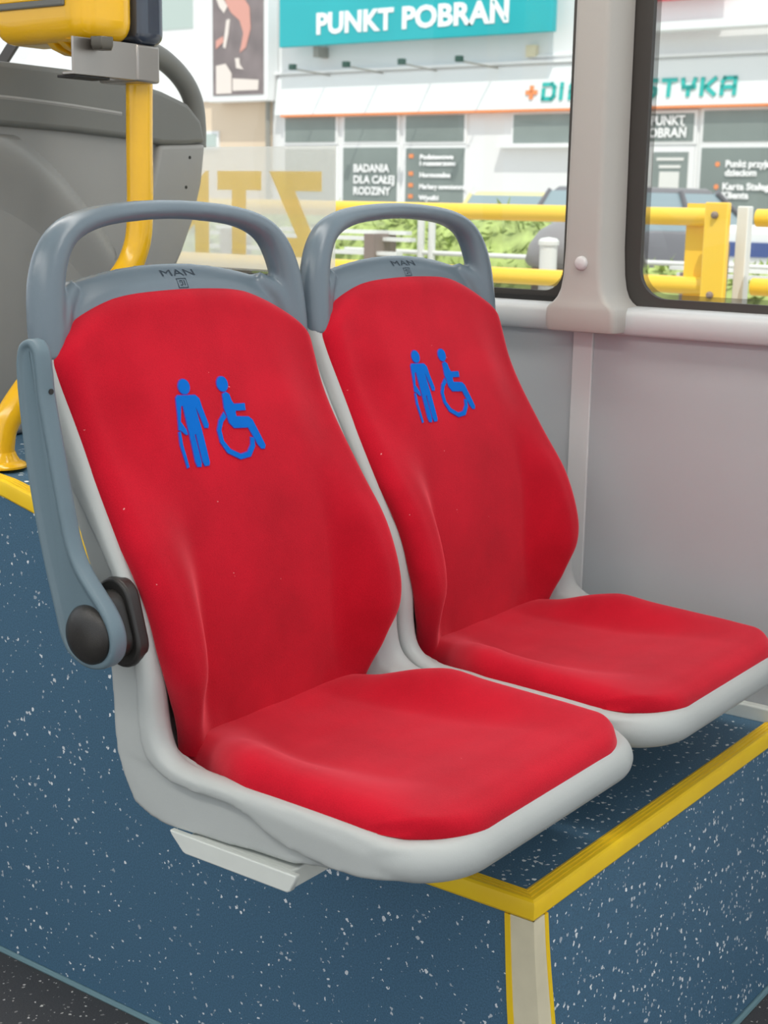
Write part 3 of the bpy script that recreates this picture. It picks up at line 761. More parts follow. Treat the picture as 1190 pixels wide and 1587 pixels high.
def make_seat(loc, label):
    t = thing('bus_seat', label, 'seat', loc, 'red bus seats')
    shell(t)
    back = back_cushion(t)
    pan_cushion(t)
    hf = head_frame(t)
    H1 = ell(-.0578, -.2117, .0088, .0078, .002); H2 = ell(.0037, -.2140, .0090, .0080, .002)
    ORG[back.name] = ORG[t.name]
    for nm, parts in (('walking_figure_symbol', (H1, MAN, CANE)), ('wheelchair_symbol', (H2, WB, WH))):
        # one mesh per printed symbol
        objs = [surf_patch('symbol_piece', p, M['icon'], None, .0014) for p in parts] + [surf_patch('symbol_piece', grow(p, .0009), M['icon_edge'], None, .0009) for p in parts]
        me = bpy.data.meshes.new(nm); bm = bmesh.new()
        for k, o in enumerate(objs):
            nb = len(bm.faces); bm.from_mesh(o.data); bm.faces.ensure_lookup_table()
            for f in bm.faces[nb:]: f.material_index = 0 if k < len(parts) else 1
        for v in bm.verts: v.co -= ORG[t.name]
        bm.to_mesh(me); bm.free(); me.materials.append(M['icon']); me.materials.append(M['icon_edge'])
        for o in objs: bpy.data.objects.remove(o)
        o = bpy.data.objects.new(nm, me); C.objects.link(o); o.parent = back
        o['label'] = 'blue ' + nm.replace('_', ' ')
    # raised maker's lettering pressed on the saddle
    bpy.context.view_layer.update()
    dg = bpy.context.evaluated_depsgraph_get()
    ev = hf.evaluated_get(dg); em = ev.to_mesh()
    bv = BVHTree.FromPolygons([v.co.copy() for v in em.vertices], [tuple(p.vertices) for p in em.polygons])
    nrm = Vector((0, -.72, .69)).normalized(); yd = Vector((0, .69, .72)).normalized()
    def drape(o, dep):
        for v in o.data.vertices:
            base = v.co + nrm * .03
            h = bv.ray_cast(base, -nrm, .08)
            if h[0] is not None: v.co = h[0] + nrm * dep
    tx = text_mesh('raised_lettering', 'MAN', .0135, M['emboss'], None, (XC - .0245, 1.214, -.0905), (1, 0, 0), yd, 0, 0, 'LEFT', .054)
    for v in tx.data.vertices: v.co -= ORG[t.name]
    bx_ = MB()
    for a, b_ in (((-.008, -.0125), (.008, -.0115)), ((-.008, -.0015), (.008, -.0005)), ((-.008, -.0125), (-.007, -.0005)), ((.007, -.0125), (.008, -.0005)), ((-.004, -.0095), (.000, -.0085)), ((-.004, -.0065), (-.003, -.0035)), ((-.0005, -.009), (.0005, -.0035)), ((.003, -.0095), (.0042, -.003)), ((-.004, -.0042), (0, -.0033))):
        q = [Vector((XC + .004 + x, 1.2125, -.0935)) + yd * y for x, y in ((a[0], a[1]), (b_[0], a[1]), (b_[0], b_[1]), (a[0], b_[1]))]
        bx_.add(q, [(0, 1, 2, 3)])
    sq = bx_.build('raised_square_mark', M['emboss'], None, smooth=False)
    for v in sq.data.vertices: v.co -= ORG[t.name]
    for o in (tx, sq):
        drape(o, .0006)
        o.parent = hf
    ev.to_mesh_clear()
    return t

seat1 = make_seat((XC, .98, -.655), 'red velvet bus seat with folded armrest, the nearer one beside the aisle')

def copy_tree(o, parent=None, d=Vector((0, 0, 0))):
    c = o.copy(); C.objects.link(c)
    if parent: c.parent = parent
    else: c.location = c.location + d
    ORG[c.name] = ORG.get(o.name, Vector()) + d
    for ch in list(o.children): copy_tree(ch, c, d)
    return c
seat2 = copy_tree(seat1, None, Vector((.45, 0, 0)))
seat2['label'] = 'red velvet bus seat without an armrest, the farther one by the window wall'

# armrest of the aisle seat (folded up)
arm = thing('armrest', 'blue-grey armrest folded up, black round knob, left side of the nearer seat', 'armrest', (1.0, 1.085, -.445))
A_ = [(1.1835, -.196), (1.184, -.172), (1.180, -.155), (1.172, -.1475), (1.163, -.1455), (1.156, -.149), (1.150, -.158), (1.147, -.176), (1.144, -.204), (1.134, -.25), (1.123, -.30), (1.112, -.345), (1.099, -.372), (1.081, -.392), (1.063, -.410), (1.051, -.428), (1.0475, -.446), (1.052, -.462), (1.064, -.473), (1.082, -.4775), (1.100, -.475), (1.118, -.466), (1.129, -.450), (1.136, -.427), (1.150, -.380), (1.165, -.32), (1.176, -.26)]
Ap = [(v.x, v.y) for v in catmull([(a, b_, 0) for a, b_ in A_ + [A_[0]]], 4)][:-1]
cy, cz = 1.11, -.33
b = MB(); n = len(Ap); vs = []
def inset(poly, d):
    return grow(poly, -d)
layers = [(.0, .953 + .004), (.0, .979), (.002, .9825)]
rings = [(inset(Ap, .012), .9705), (inset(Ap, .0075), .9695), (inset(Ap, .0065), .968), (inset(Ap, .003), .9675), (inset(Ap, .0008), .969), (Ap, .972), (Ap, .983), (inset(Ap, .0015), .987), (inset(Ap, .005), .9895)]
for pts, x in rings: vs += [(x, y, z) for y, z in pts]
fs = [(i * n + k, i * n + (k + 1) % n, (i + 1) * n + (k + 1) % n, (i + 1) * n + k) for i in range(len(rings) - 1) for k in range(n)] + [tuple(range(n))[::-1], tuple(range((len(rings) - 1) * n, len(rings) * n))]
b.add(vs, fs).build('arm_body', M['arm'], arm, ang=60)
MB().lathe([(.0315, -.006), (.0315, .0015), (.030, .004), (.026, .0085), (.018, .0125), (.009, .0145), (0, .015)], (.9705, 1.0865, -.4415), (-1, 0, 0), 48).build('pivot_knob', M['black'], arm)['label'] = 'round black domed pivot knob'
def capsule(r, y0, z0, y1, z1, x0, x1, bevel, nm, m):
    pts = []; d = Vector((y1 - y0, z1 - z0)); a0 = math.atan2(d.y, d.x)
    for k in range(13): a = a0 - PI / 2 + PI * k / 12; pts.append((y1 + r * math.cos(a), z1 + r * math.sin(a)))
    for k in range(13): a = a0 + PI / 2 + PI * k / 12; pts.append((y0 + r * math.cos(a), z0 + r * math.sin(a)))
    return MB().prism(pts, 'x', x0, x1).build(nm, m, arm, ang=50, bevel=bevel)
capsule(.026, 1.090, -.415, 1.078, -.458, 1.006, 1.0235, .004, 'mount_plate', M['black'])
capsule(.019, 1.088, -.420, 1.078, -.452, .986, 1.008, .003, 'pivot_block', M['black'])
MB().lathe([(.003, 0), (.003, .001), (.0, .0012)], (.980, 1.1445, -.198), (0, -1, 0), 12).build('screw_hole', M['black'], arm)

# beam that carries both seats
bm_ = thing('seat_mounting_beam', 'white painted metal beam under the two red seats, its end showing below the nearer one', 'beam', (1.02, .94, -.672))
MB().prism([(1.023, -.6535), (1.020, -.658), (1.004, -.673), (1.000, -.6745), (.861, -.6745), (.857, -.672), (.850, -.657), (.850, -.6535)], 'x', 1.017, 1.025).build('end_cap', M['white_metal'], bm_, bevel=.0015)
MB().box((1.025, .861, -.6745), (1.98, 1.0, -.6545)).build('beam_body', M['white_metal'], bm_, bevel=.002)
for x in (1.36, 1.80):
    MB().box((x, .89, -.75), (x + .09, .985, -.674)).build('foot', M['white_metal'], bm_, bevel=.003)

# ------------------------------------------------------------------ pole with ticket validator
po = thing('grab_pole', 'bright yellow bent grab pole standing behind the nearer red seat', 'pole', (1.327, 1.66, -.386))
pp = catmull([(1.327, 1.66, -.384), (1.327, 1.66, -.355), (1.337, 1.659, -.322), (1.376, 1.652, -.272), (1.430, 1.640, -.215), (1.480, 1.622, -.160), (1.520, 1.608, -.120), (1.541, 1.602, -.082), (1.549, 1.60, -.035), (1.551, 1.60, .08), (1.553, 1.60, .20), (1.556, 1.60, .6), (1.556, 1.60, 1.178)], 6)
MB().tube(pp, .0195, 28).build('tube', M['yellow_paint'], po, ang=60)
MB().lathe([(.036, 0), (.036, .003), (.033, .006), (.026, .009), (.022, .016), (.0198, .022)], (1.327, 1.66, -.386), (0, 0, 1), 32).build('base_flange', M['yellow_paint'], po)

va = thing('ticket_validator', 'yellow ticket validator box with dark side cover, mounted on the bent yellow pole', 'ticket validator', (1.50, 1.58, .156))
def round_box(a, b_, r, nm, m, par, zr=None):
    o = MB().box(a, b_).build(nm, m, par, ang=40, bevel=r, seg=6); return o
# body: rounded bottom edges
round_box((1.405, 1.558, .203), (1.514, 1.755, .46), .030, 'housing', M['yellow_paint'], va)
round_box((1.513, 1.556, .206), (1.567, 1.750, .46), .016, 'side_cover', M['dark_glossy'], va)
MB().box((1.400, 1.588, .247), (1.4065, 1.750, .41)).build('screen_bezel', M['seatband'], va, bevel=.003)
MB().box((1.3985, 1.602, .256), (1.402, 1.736, .40)).build('screen_panel', M['yellow_paint'], va, bevel=.006)
for k in range(3):
    y = 1.592 + k * .026
    MB().prism([(1.418 + .004 * k, .207), (1.478, .207), (1.478, .189), (1.462, .1895), (1.44, .196)], 'y', y, y + .014).build('bottom_rib', M['yellow_paint'], va, bevel=.002)
br = MB().box((1.394, 1.562, .1585), (1.512, 1.566, .206)).box((1.394, 1.562, .1565), (1.512, 1.585, .1605))
br.build('bracket_plate', M['steel'], va, bevel=.001)
MB().box((1.510, 1.560, .1545), (1.556, 1.640, .206)).build('clamp_block', M['steel'], va, bevel=.004)
MB().box((1.398, 1.564, .1530), (1.462, 1.60, .1570)).build('rubber_pad', M['gasket'], va, bevel=.001)
MB().lathe([(.017, -.004), (.017, .007), (.014, .013), (.0, .013)], (1.432, 1.546, .203), (0, 0, -1), 6).build('bolt', M['bolt'], va, bevel=.001)

# ------------------------------------------------------------------ rear-facing seat behind
def RS(p): return [(x * 1.02, z * 1.02 if z > -.3 else z) for x, z in p]
rs = thing('rear_seat', 'grey moulded back of the seat behind the yellow pole', 'seat', (1.60, 1.86, -.384))
# outline (x, z), leaning back in y
def rz_y(z): return 1.845 + .25 * max(0, -.02 - z) * .4
edge = RS([(1.27, -.384), (1.26, -.12), (1.27, .10), (1.30, .150), (1.36, .172), (1.45, .183), (1.60, .181), (1.72, .174), (1.80, .161), (1.855, .146), (1.888, .122), (1.900, .085), (1.893, .02), (1.873, -.04), (1.842, -.10), (1.795, -.17), (1.76, -.24), (1.74, -.384)])
ep = [(v.x, v.y) for v in catmull([(a, b_, 0) for a, b_ in edge], 4)]
MB().prism(ep, 'y', 1.850, 1.895).build('back_shell', M['seatback'], rs, bevel=.012, seg=4, ang=40)
band = RS([(1.262, .088), (1.27, .11), (1.30, .156), (1.36, .178), (1.45, .189), (1.60, .187), (1.72, .180), (1.80, .167), (1.862, .150), (1.893, .124), (1.904, .088), (1.86, .082), (1.80, .080), (1.73, .087), (1.60, .0925), (1.45, .0955)])
MB().prism(band, 'y', 1.835, 1.898).build('top_band', M['seatband'], rs, bevel=.009, seg=4, ang=40)
MB().tube(catmull([(1.262, 1.84, .128), (1.45, 1.84, .139), (1.60, 1.84, .136), (1.74, 1.84, .128)], 5), .006, 10).build('band_ridge', M['seatback'], rs)
def rpanel(u, v):
    z = -.37 + (.085 + .37) * v; x = 1.30 + (1.80 - .14 * sstep(0.1, -.3, z) * 1.0 - 1.30) * (u + 1) / 2
    zc = .075 - 2.0 * max(0, x - 1.44) ** 2 - .12 * max(0, x - 1.5)
    d = z - zc
    return (x, 1.853 - .016 * math.exp(-(d / (.022 if d > 0 else .075)) ** 2), z)
MB().solid(rpanel, lambda u, v: (rpanel(u, v)[0], 1.866, rpanel(u, v)[2]), 50, 60).build('centre_panel', M['seatback'], rs, ang=80)
strip_ = RS([(1.904, .086), (1.894, .02), (1.874, -.04), (1.843, -.10), (1.796, -.17), (1.762, -.24), (1.742, -.38), (1.69, -.38), (1.70, -.24), (1.722, -.14), (1.752, -.05), (1.778, .02), (1.793, .080), (1.86, .084)])
MB().prism(strip_, 'y', 1.836, 1.896).build('side_strip', M['seatback'], rs, bevel=.008, seg=4, ang=40)
for x, z in ((1.90, .063), (1.89, .012)):
    MB().lathe([(.003, 0), (.003, .001), (0, .001)], (x, 1.8365, z), (0, -1, 0), 10).build('screw', M['gasket'], rs)
hl = catmull([(x * 1.026, y, z * 1.03) for x, y, z in [(1.29, 1.858, .12), (1.30, 1.858, .185), (1.36, 1.858, .228), (1.48, 1.858, .244), (1.62, 1.858, .245), (1.74, 1.858, .236), (1.81, 1.858, .219), (1.858, 1.858, .190), (1.884, 1.858, .155), (1.891, 1.858, .115), (1.891, 1.858, .08)]], 6)
MB().tube(hl, .0185, 18, ry=.016, up=(0, 1, 0)).build('handle_loop', M['seatband'], rs)
MB().prism([(2.505, .242), (2.470, .242), (2.245, .445), (2.280, .445)], 'x', 2.012, 2.02).build('window_strut', M['frit'])
tag(bpy.data.objects['window_strut'], 'dark slanted strut across the window above the grey rear seat', 'strut')

# ------------------------------------------------------------------ outside
GZ = -1.45
struct(MB().box((2.4, -12, GZ - .1), (50, 50, GZ)).build('ground_outside', M['asphalt']))
struct(MB().box((-30, -20, GZ - .1), (2.4, 30, GZ - .02)).build('ground_roadside', M['asphalt']))
g = MB().box((5.8, 0, GZ - .04), (9.2, 12, GZ + .002)).build('grass_verge', M['grass']); g['kind'] = 'stuff'
tag(g, 'strip of grass beyond the yellow guardrail', 'grass')

# yellow guardrail
def guard(y0, y1, lab):
    g_ = thing('guardrail', lab, 'guardrail', (4.2, (y0 + y1) / 2, GZ))
    for z in (-.040, -.247):
        MB().tube([(4.2, y0, z), (4.2, y1, z)], .027, 16).build('tube', M['rail_y'], g_, ang=60)
    for y in (y0 + .1, y1 - .1):
        MB().box((4.22, y - .03, GZ), (4.27, y + .03, .0)).build('upright', M['rail_y'], g_)
    return g_
guard(1.845, 8.0, 'yellow double tube street guardrail behind the red seats')
gp = thing('guardrail_post', 'broad yellow flat post with two bolts seen through the right window', 'post', (4.14, 1.835, GZ))
MB().box((4.12, 1.798, GZ), (4.145, 1.872, .004)).build('plate', M['rail_y'], gp, bevel=.004)
for z in (-.033, -.268):
    MB().lathe([(.011, 0), (.011, .006), (.006, .014), (0, .015)], (4.12, 1.838, z), (-1, 0, 0), 12).build('bolt', M['brown'], gp)
g2 = thing('guardrail', 'short yellow double tube guardrail right of the flat yellow post', 'guardrail', (4.3, .8, GZ))
for z in (-.040, -.247): MB().tube([(4.30, -1.5, z), (4.30, 1.78, z)], .027, 16).build('tube', M['rail_y'], g2, ang=60)
for y in (-1.2, .4): MB().box((4.33, y - .03, GZ), (4.37, y + .03, 0)).build('upright', M['rail_y'], g2)
tag(MB().box((4.40, 1.852, GZ), (4.44, 1.890, -.006)).build('white_post', M['rail_w'], bevel=.004), 'slim white post right behind the yellow flat post', 'post')
tag(MB().prism([(1.905, -.13), (1.93, GZ), (1.99, GZ), (1.915, -.10)], 'x', 4.36, 4.40).build('slanted_brace', M['brown']), 'grey-brown slanted brace left of the broad yellow post', 'brace')

# domed litter bin, bollards
lb = thing('litter_bin', 'grey domed litter bin seen low at the right edge of the left window', 'litter bin', (5.35, 2.95, GZ))
MB().lathe([(.02, -.255), (.225, -.255), (.24, -.235), (.225, -.17), (.185, -.115), (.13, -.082), (.07, -.066), (0, -.062)], (5.20, 2.86, 0), (0, 0, 1), 32).build('domed_lid', M['bin'], lb, ang=60)
MB().box((5.10, 2.89, GZ), (5.2, 3.05, -.22)).build('stand', M['brown'], lb, bevel=.01)
for i, (y, l_) in enumerate(((2.915, 'white bollard standing in front of the grey domed bin'),)):
    bo = thing('bollard', l_, 'bollard', (4.9, y - .06, GZ))
    MB().tube([(4.9, y - .06, GZ), (4.9, y - .06, -.155)], .034, 14).build('post', M['rail_w'], bo, ang=60)
    MB().lathe([(.040, 0), (.040, .015), (.03, .025), (0, .03)], (4.9, y - .06, -.165), (0, 0, 1), 16).build('cap', M['rail_w'], bo)

# white pedestrian railing and slatted bench
wr_ = thing('white_railing', 'white metal railing in front of the hedge, behind the far seat handle', 'railing', (6.0, 4.1, GZ))
for y in (4.225, 4.16): MB().tube([(6.0, y, GZ), (6.0, y, -.10)], .019, 10).build('upright', M['rail_w'], wr_, ang=60)
MB().tube([(6.0, 4.7, -.262), (6.0, 2.2, -.262)], .012, 10).build('cross_bar', M['rail_w'], wr_, ang=60)
MB().tube([(6.0, 2.2, GZ), (6.0, 2.2, -.20)], .019, 10).build('upright', M['rail_w'], wr_, ang=60)
sb = thing('slatted_bench', 'pale slatted bench with brown leg in front of the hedge', 'bench', (5.8, 4.5, GZ))
for k, (z, y1) in enumerate(((-.165, 4.16), (-.195, 4.10), (-.262, 4.14))):
    MB().box((5.78 - .05 * k, y1, z - .009), (5.83 - .05 * k, 5.4, z + .009)).build('slat', M['rail_w'], sb)
for y in (4.26, 5.2): MB().box((5.66, y, GZ), (5.84, y + .06, -.17)).build('leg', M['brown'], sb)
s2 = thing('slatted_bench', 'pale slatted bench low in the right window', 'bench', (5.9, 2.75, GZ))
for k, z in enumerate((-.276, -.300)):
    MB().box((5.9 - .05 * k, 1.0, z - .008), (5.95 - .05 * k, 2.83 - .06 * k, z + .008)).build('slat', M['rail_w'], s2)
for y in (2.66, 1.2): MB().box((5.82, y, GZ), (5.94, y + .08, -.29)).build('leg', M['brown'], s2)

# hedges: core with leaf tufts
def hedge(x0, x1, y0, y1, top, lab, n):
    o = thing('hedge', lab, 'hedge', ((x0 + x1) / 2, (y0 + y1) / 2, GZ))
    nx = 40; nyy = 14; vs = []
    NU = int((y1 - y0) / .12); b = MB()
    def sec(t, j):     # cross-section half-ring
        a = PI * j / nyy; cx = (x0 + x1) / 2; hx = (x1 - x0) / 2
        h = top - GZ
        x = cx - hx * math.copysign(abs(math.cos(a)) ** .5, math.cos(a)); z = GZ + h * math.sin(a) ** .45 if 0 < j < nyy else GZ
        y = y0 + (y1 - y0) * t
        k = .07 * pnoise(Vector((x * 3, y * 3, z * 3))) + .05 * pnoise(Vector((x * 9, y * 9, z * 9)))
        return (x + k, y + k * .5, z + k * (1 if j not in (0, nyy) else 0))
    for i in range(NU + 1):
        for j in range(nyy + 1): vs.append(sec(i / NU, j))
    w_ = nyy + 1
    fs = [(i * w_ + j, i * w_ + j + 1, (i + 1) * w_ + j + 1, (i + 1) * w_ + j) for i in range(NU) for j in range(nyy)]
    fs += [tuple(range(w_)), tuple(range(NU * w_, NU * w_ + w_))[::-1]]
    b.add(vs, fs).build('hedge_mass', M['leaf'], o, ang=80)
    lv = MB(); rnd = random.Random(3)
    for _ in range(n):
        p = Vector(sec(rnd.random(), rnd.randint(1, nyy - 1))); s_ = rnd.uniform(.02, .05)
        a = Vector((rnd.uniform(-1, 1), rnd.uniform(-1, 1), rnd.uniform(-.3, 1))).normalized(); c = a.orthogonal().normalized() * s_ * .5
        lv.add([p, p + a * s_ + c, p + a * s_ * 2.2, p + a * s_ - c], [(0, 1, 2, 3)])
    lo = lv.build('leaves', M['leaf'], o, smooth=False); lo['kind'] = 'stuff'
    return o
hedge(6.8, 7.7, 4.02, 9.0, -.13, 'long clipped green hedge beyond the yellow guardrail', 5000)
hedge(6.3, 7.0, .5, 3.3, -.33, 'low green hedge in the bottom of the right window', 2500)

# cars parked nose-in, rear ends towards the bus
def car(lab, x, y0, y1, hgt, m, L=3.7):
    cy_ = (y0 + y1) / 2; wd = y1 - y0
    o = thing('car', lab, 'car', (x + L / 2, cy_, GZ))
    z0 = GZ + .22; zb = GZ + hgt * .68; zt = GZ + hgt
    # sections along the length: (x, half width, bottom, shoulder, is cabin)
    b = MB(); rows = []
    prof = [(0, .93, .30, .60), (.05, .97, .22, .68), (.5, 1, .2, .71), (L - 1.0, 1, .2, .68), (L - .25, .95, .22, .58), (L, .86, .30, .5)]
    for px, kw, lo_, hi in prof:
        hw_ = wd / 2 * kw
        ring = [(-hw_ * .9, GZ + lo_), (hw_ * .9, GZ + lo_), (hw_, GZ + lo_ + .12), (hw_ * 1.0, GZ + hgt * hi - .1), (hw_ * .94, GZ + hgt * hi), (-hw_ * .94, GZ + hgt * hi), (-hw_, GZ + hgt * hi - .1), (-hw_, GZ + lo_ + .12)]
        rows += [(x + px, cy_ + a, c) for a, c in ring]
    fs = [(i * 8 + k, i * 8 + (k + 1) % 8, i * 8 + 8 + (k + 1) % 8, i * 8 + 8 + k) for i in range(len(prof) - 1) for k in range(8)] + [tuple(range(8)), tuple(range(40, 48))[::-1]]
    b.add(rows, fs)
    b.build('body', m, o, ang=50, bevel=.03)
    # cabin shell: pillars and roof
    hb = wd / 2 * .90; ht = wd / 2 * .70
    cab = [(x + .10, hb, zb - .06), (x + .42, ht, zt), (x + 1.9, ht, zt), (x + 2.75, hb, zb - .08)]
    roof = MB(); V = []
    for px, h_, z in ((x + .40, ht, zt - .07), (x + 2.0, ht, zt - .07), (x + 1.85, ht * .93, zt), (x + .48, ht * .93, zt)): V += [(px, cy_ - h_, z), (px, cy_ + h_, z)]
    roof.add(V, [(0, 1, 3, 2), (4, 5, 7, 6), (0, 2, 4, 6), (1, 7, 5, 3), (0, 6, 7, 1), (2, 3, 5, 4)])
    roof.build('roof', m, o, bevel=.02)
    gl = MB(); V = [(cab[0][0], cy_ - hb, cab[0][2]), (cab[0][0], cy_ + hb, cab[0][2]), (cab[3][0], cy_ + hb, cab[3][2]), (cab[3][0], cy_ - hb, cab[3][2]),
                    (x + .38, cy_ - ht * .98, zt - .05), (x + .38, cy_ + ht * .98, zt - .05), (x + 2.0, cy_ + ht * .98, zt - .05), (x + 2.0, cy_ - ht * .98, zt - .05)]
    gl.add(V, [(0, 1, 2, 3), (4, 7, 6, 5), (0, 4, 5, 1), (1, 5, 6, 2), (2, 6, 7, 3), (3, 7, 4, 0)]).build('windows', M['car_glass'], o)
    for s in (-1, 1):
        for a, c in (((x + .09, hb, zb - .05), (x + .40, ht, zt - .04)), ((x + 2.76, hb, zb - .06), (x + 1.98, ht, zt - .04)), ((x + 1.3, hb * 1.0, zb - .05), (x + 1.25, ht, zt - .04))):
            MB().tube([(a[0], cy_ + s * a[1], a[2]), (c[0], cy_ + s * c[1], c[2])], .035, 8).build('pillar', m, o)
        for px in (x + .65, x + L - .75):
            MB().lathe([(.1, -.09), (.29, -.09), (.31, -.06), (.31, .06), (.29, .09), (.1, .09)], (px, cy_ + s * (wd / 2 - .08), GZ + .31), (0, 1, 0), 24).build('wheel', M['tyre'], o)
        MB().box((x - .012, cy_ + s * wd / 2 * .72 - .09, GZ + hgt * .42), (x + .05, cy_ + s * wd / 2 * .72 + .09, GZ + hgt * .55)).build('tail_light', M['red_lamp'], o, bevel=.01)
    MB().box((x - .03, cy_ - wd * .44, GZ + .30), (x + .05, cy_ + wd * .44, GZ + .46)).build('bumper', m, o, bevel=.02)
    MB().box((x - .02, cy_ - .24, GZ + .60), (x + .02, cy_ + .24, GZ + .70)).build('number_plate', M['rail_w'], o)
    return o
car('dark grey car parked behind the guardrail, seen on both sides of the window pillar', 14.6, 7.1, 8.85, 1.62, M['car_dark']).rotation_euler = (0, 0, -.16)
car('cream car parked left of the dark grey car', 16.6, 9.75, 11.4, 1.56, M['car_cream'])
vn = thing('van', 'white van with a blue stripe at the right edge of the right window', 'van', (14.5, 5.0, GZ))
MB().box((13.6, 2.6, GZ + .25), (15.4, 6.0, -.20)).build('body', M['van'], vn, bevel=.08)
MB().box((13.58, 2.7, -.50), (13.60, 5.9, -.36)).build('stripe', M['vanblue'], vn)
for x in (13.72, 15.28):
    for y in (3.2, 5.2): MB().lathe([(.1, -.09), (.3, -.09), (.3, .09), (.1, .09)], (x, y, GZ + .31), (1, 0, 0), 20).build('wheel', M['tyre'], vn)

# ------------------------------------------------------------------ building opposite
BX = 22.0
K = BX / 14.0
def Y(v): return v * K
def YP(v, x): return v * x / 14.0
bl = thing('clinic_building', 'white medical building across the street with an orange trim line', 'building', (BX + 2, Y(9), GZ))
MB().box((BX, Y(2), GZ), (BX + 5, Y(12.12), 6)).build('wall', M['facade'], bl)
MB().prism([(BX - .02, Y(.975)), (BX - .17, YP(.965, BX - .17)), (BX - .08, YP(1.40, BX - .08)), (BX - .02, Y(1.43))], 'y', Y(2), Y(12.0)).build('fascia', M['fascia'], bl, ang=30)
MB().box((BX - .18, Y(2), YP(.940, BX - .18)), (BX, YP(12.0, BX - .18), YP(.965, BX - .18))).build('orange_trim', M['orange'], bl)
# windows: frame plus pane. (y high, z high, y low, z low)
def win(name, yh, zh, yl, zl, parent, m=None):
    f = MB().box((BX - .05, Y(yl) - .05, Y(zl) - .05), (BX + .02, Y(yh) + .05, Y(zh) + .05)).build(name, M['wframe'], parent, bevel=.01)
    p = MB().box((BX - .062, Y(yl), Y(zl)), (BX - .05, Y(yh), Y(zh))).build('pane', m or M['wglass'], f)
    return f
for q in ((11.888, .925, 11.113, .639), (10.971, .919, 10.21, .640), (10.08, .918, 9.283, .632), (8.637, .905, 7.5, .602), (6.413, .903, 5.2, .605),
          (11.888, .560, 11.113, -.6), (10.985, .572, 10.194, -.6), (10.07, .560, 9.268, -.6), (6.416, .545, 5.2, -.6), (7.40, .885, 6.519, .612)):
    win('window', *q, bl)
dr = MB().box((BX - .06, Y(6.50), GZ), (BX + .02, Y(7.12), Y(.56))).build('door', M['wframe'], bl)
MB().box((BX - .075, Y(6.555), -1.2), (BX - .06, Y(6.947), Y(.505))).build('door_pane', M['wglass'], dr)
MB().box((BX - .12, Y(6.53), -.4), (BX - .06, Y(6.545), .1)).build('door_handle', M['pipe'], dr)
MB().box((BX - .20, Y(7.4), Y(.555)), (BX, Y(8.80), Y(.60))).build('window_sill', M['wframe'], bl)
MB().box((BX - .12, Y(2), Y(1.43)), (BX, Y(12.1), Y(1.46))).build('ledge', M['wframe'], bl)
# downpipe and box
MB().tube([(BX - .1, Y(12.14), GZ), (BX - .1, Y(12.14), 4.5)], .05, 10).build('downpipe', M['pipe'], bl)
MB().box((BX - .1, Y(8.38), Y(1.50)), (BX, Y(8.50), Y(1.62))).build('junction_box', M['cream'], bl)
MB().tube([(BX - .03, Y(8.44), Y(1.5)), (BX - .03, Y(7.6), Y(1.52)), (BX - .03, Y(7.5), Y(1.9))], .03, 8).build('conduit', M['wframe'], bl)

WXD, WYD = (0, -1, 0), (0, 0, 1)
# door and window lettering
def sign_text(s, y, z, size, width=None, m='white_letter', par=None, x=BX - .085, bold=.004, nm='lettering'):
    return text_mesh(nm, s, size * 1.3, M[m], par or bl, (x, YP(y, x), YP(z, x)), WXD, WYD, .003, bold * 1.6, 'LEFT', width * 1.3 if width else None)
sign_text('BADANIA', 10.86, .295, .15, .63)
sign_text('DLA CAŁEJ', 10.86, .165, .15, .72)
sign_text('RODZINY', 10.86, .035, .15, .66)
for k, (s, z) in enumerate((('Podstawowe', .440), ('i rozszerzone', .370), ('Hormonalne', .240), ('Markery nowotworowe', .110), ('Wyniki', -.015))):
    sign_text(s, 9.90, z, .085, (.56, .60, .52, .86, .34)[k])
for z in (.45, .255, .125, 0): MB().box((BX - .075, Y(9.96), Y(z)), (BX - .06, Y(10.02), Y(z + .045))).build('bullet_mark', M['orange'], bl)
sign_text('PUNKT', 7.02, .775, .155, .46)
sign_text('POBRAŃ', 7.10, .655, .155, .58)
sign_text('Punkt przyjazny', 6.17, .36, .11, .72); sign_text('dzieciom', 6.17, .275, .11, .40)
sign_text('Karta Stałego', 6.19, .14, .11, .66); sign_text('Klienta', 6.19, .055, .11, .34)
for z in (.385, .165): MB().lathe([(.04, 0), (.04, .01), (0, .01)], (BX - .06, Y(6.235), Y(z)), (-1, 0, 0), 16).build('bullet_mark', M['orange'], bl)
MB().box((BX - .085, Y(6.64), Y(.14)), (BX - .077, Y(6.86), Y(.31))).build('door_notice', M['rail_w'], dr)
for a, c, z in ((6.60, 6.90, .42), (6.63, 6.87, .345)): MB().box((BX - .085, Y(a), Y(z)), (BX - .077, Y(c), Y(z + .03))).build('door_notice', M['rail_w'], dr)

# teal sign board
ts = thing('sign_board', 'long teal PUNKT POBRAŃ sign board on the white building', 'sign', (BX - .4, Y(10.1), Y(1.75)))
MB().box((BX - .46, YP(8.215, BX - .46), YP(1.755, BX - .46)), (BX - .34, YP(12.02, BX - .46), Y(2.42))).build('board', M['teal'], ts, bevel=.01)
xs_ = BX - .468
text_mesh('lettering', 'PUNKT', YP(.325, xs_), M['white_letter'], ts, (xs_, YP(11.45, xs_), YP(1.885, xs_)), WXD, WYD, .006, .018, 'LEFT', YP(1.13, xs_))
text_mesh('lettering', 'POBRAŃ', YP(.325, xs_), M['white_letter'], ts, (xs_, YP(10.20, xs_), YP(1.885, xs_)), WXD, WYD, .006, .018, 'LEFT', YP(1.42, xs_))
for y in (8.6, 9.8, 11.1): MB().box((BX - .34, Y(y) - .03, Y(1.80)), (BX, Y(y) + .03, Y(1.84))).build('bracket', M['pipe'], ts)
MB().box((BX - .3, Y(11.25), Y(1.60)), (BX, Y(11.33), Y(1.72))).build('sign_hanger', M['pipe'], ts)

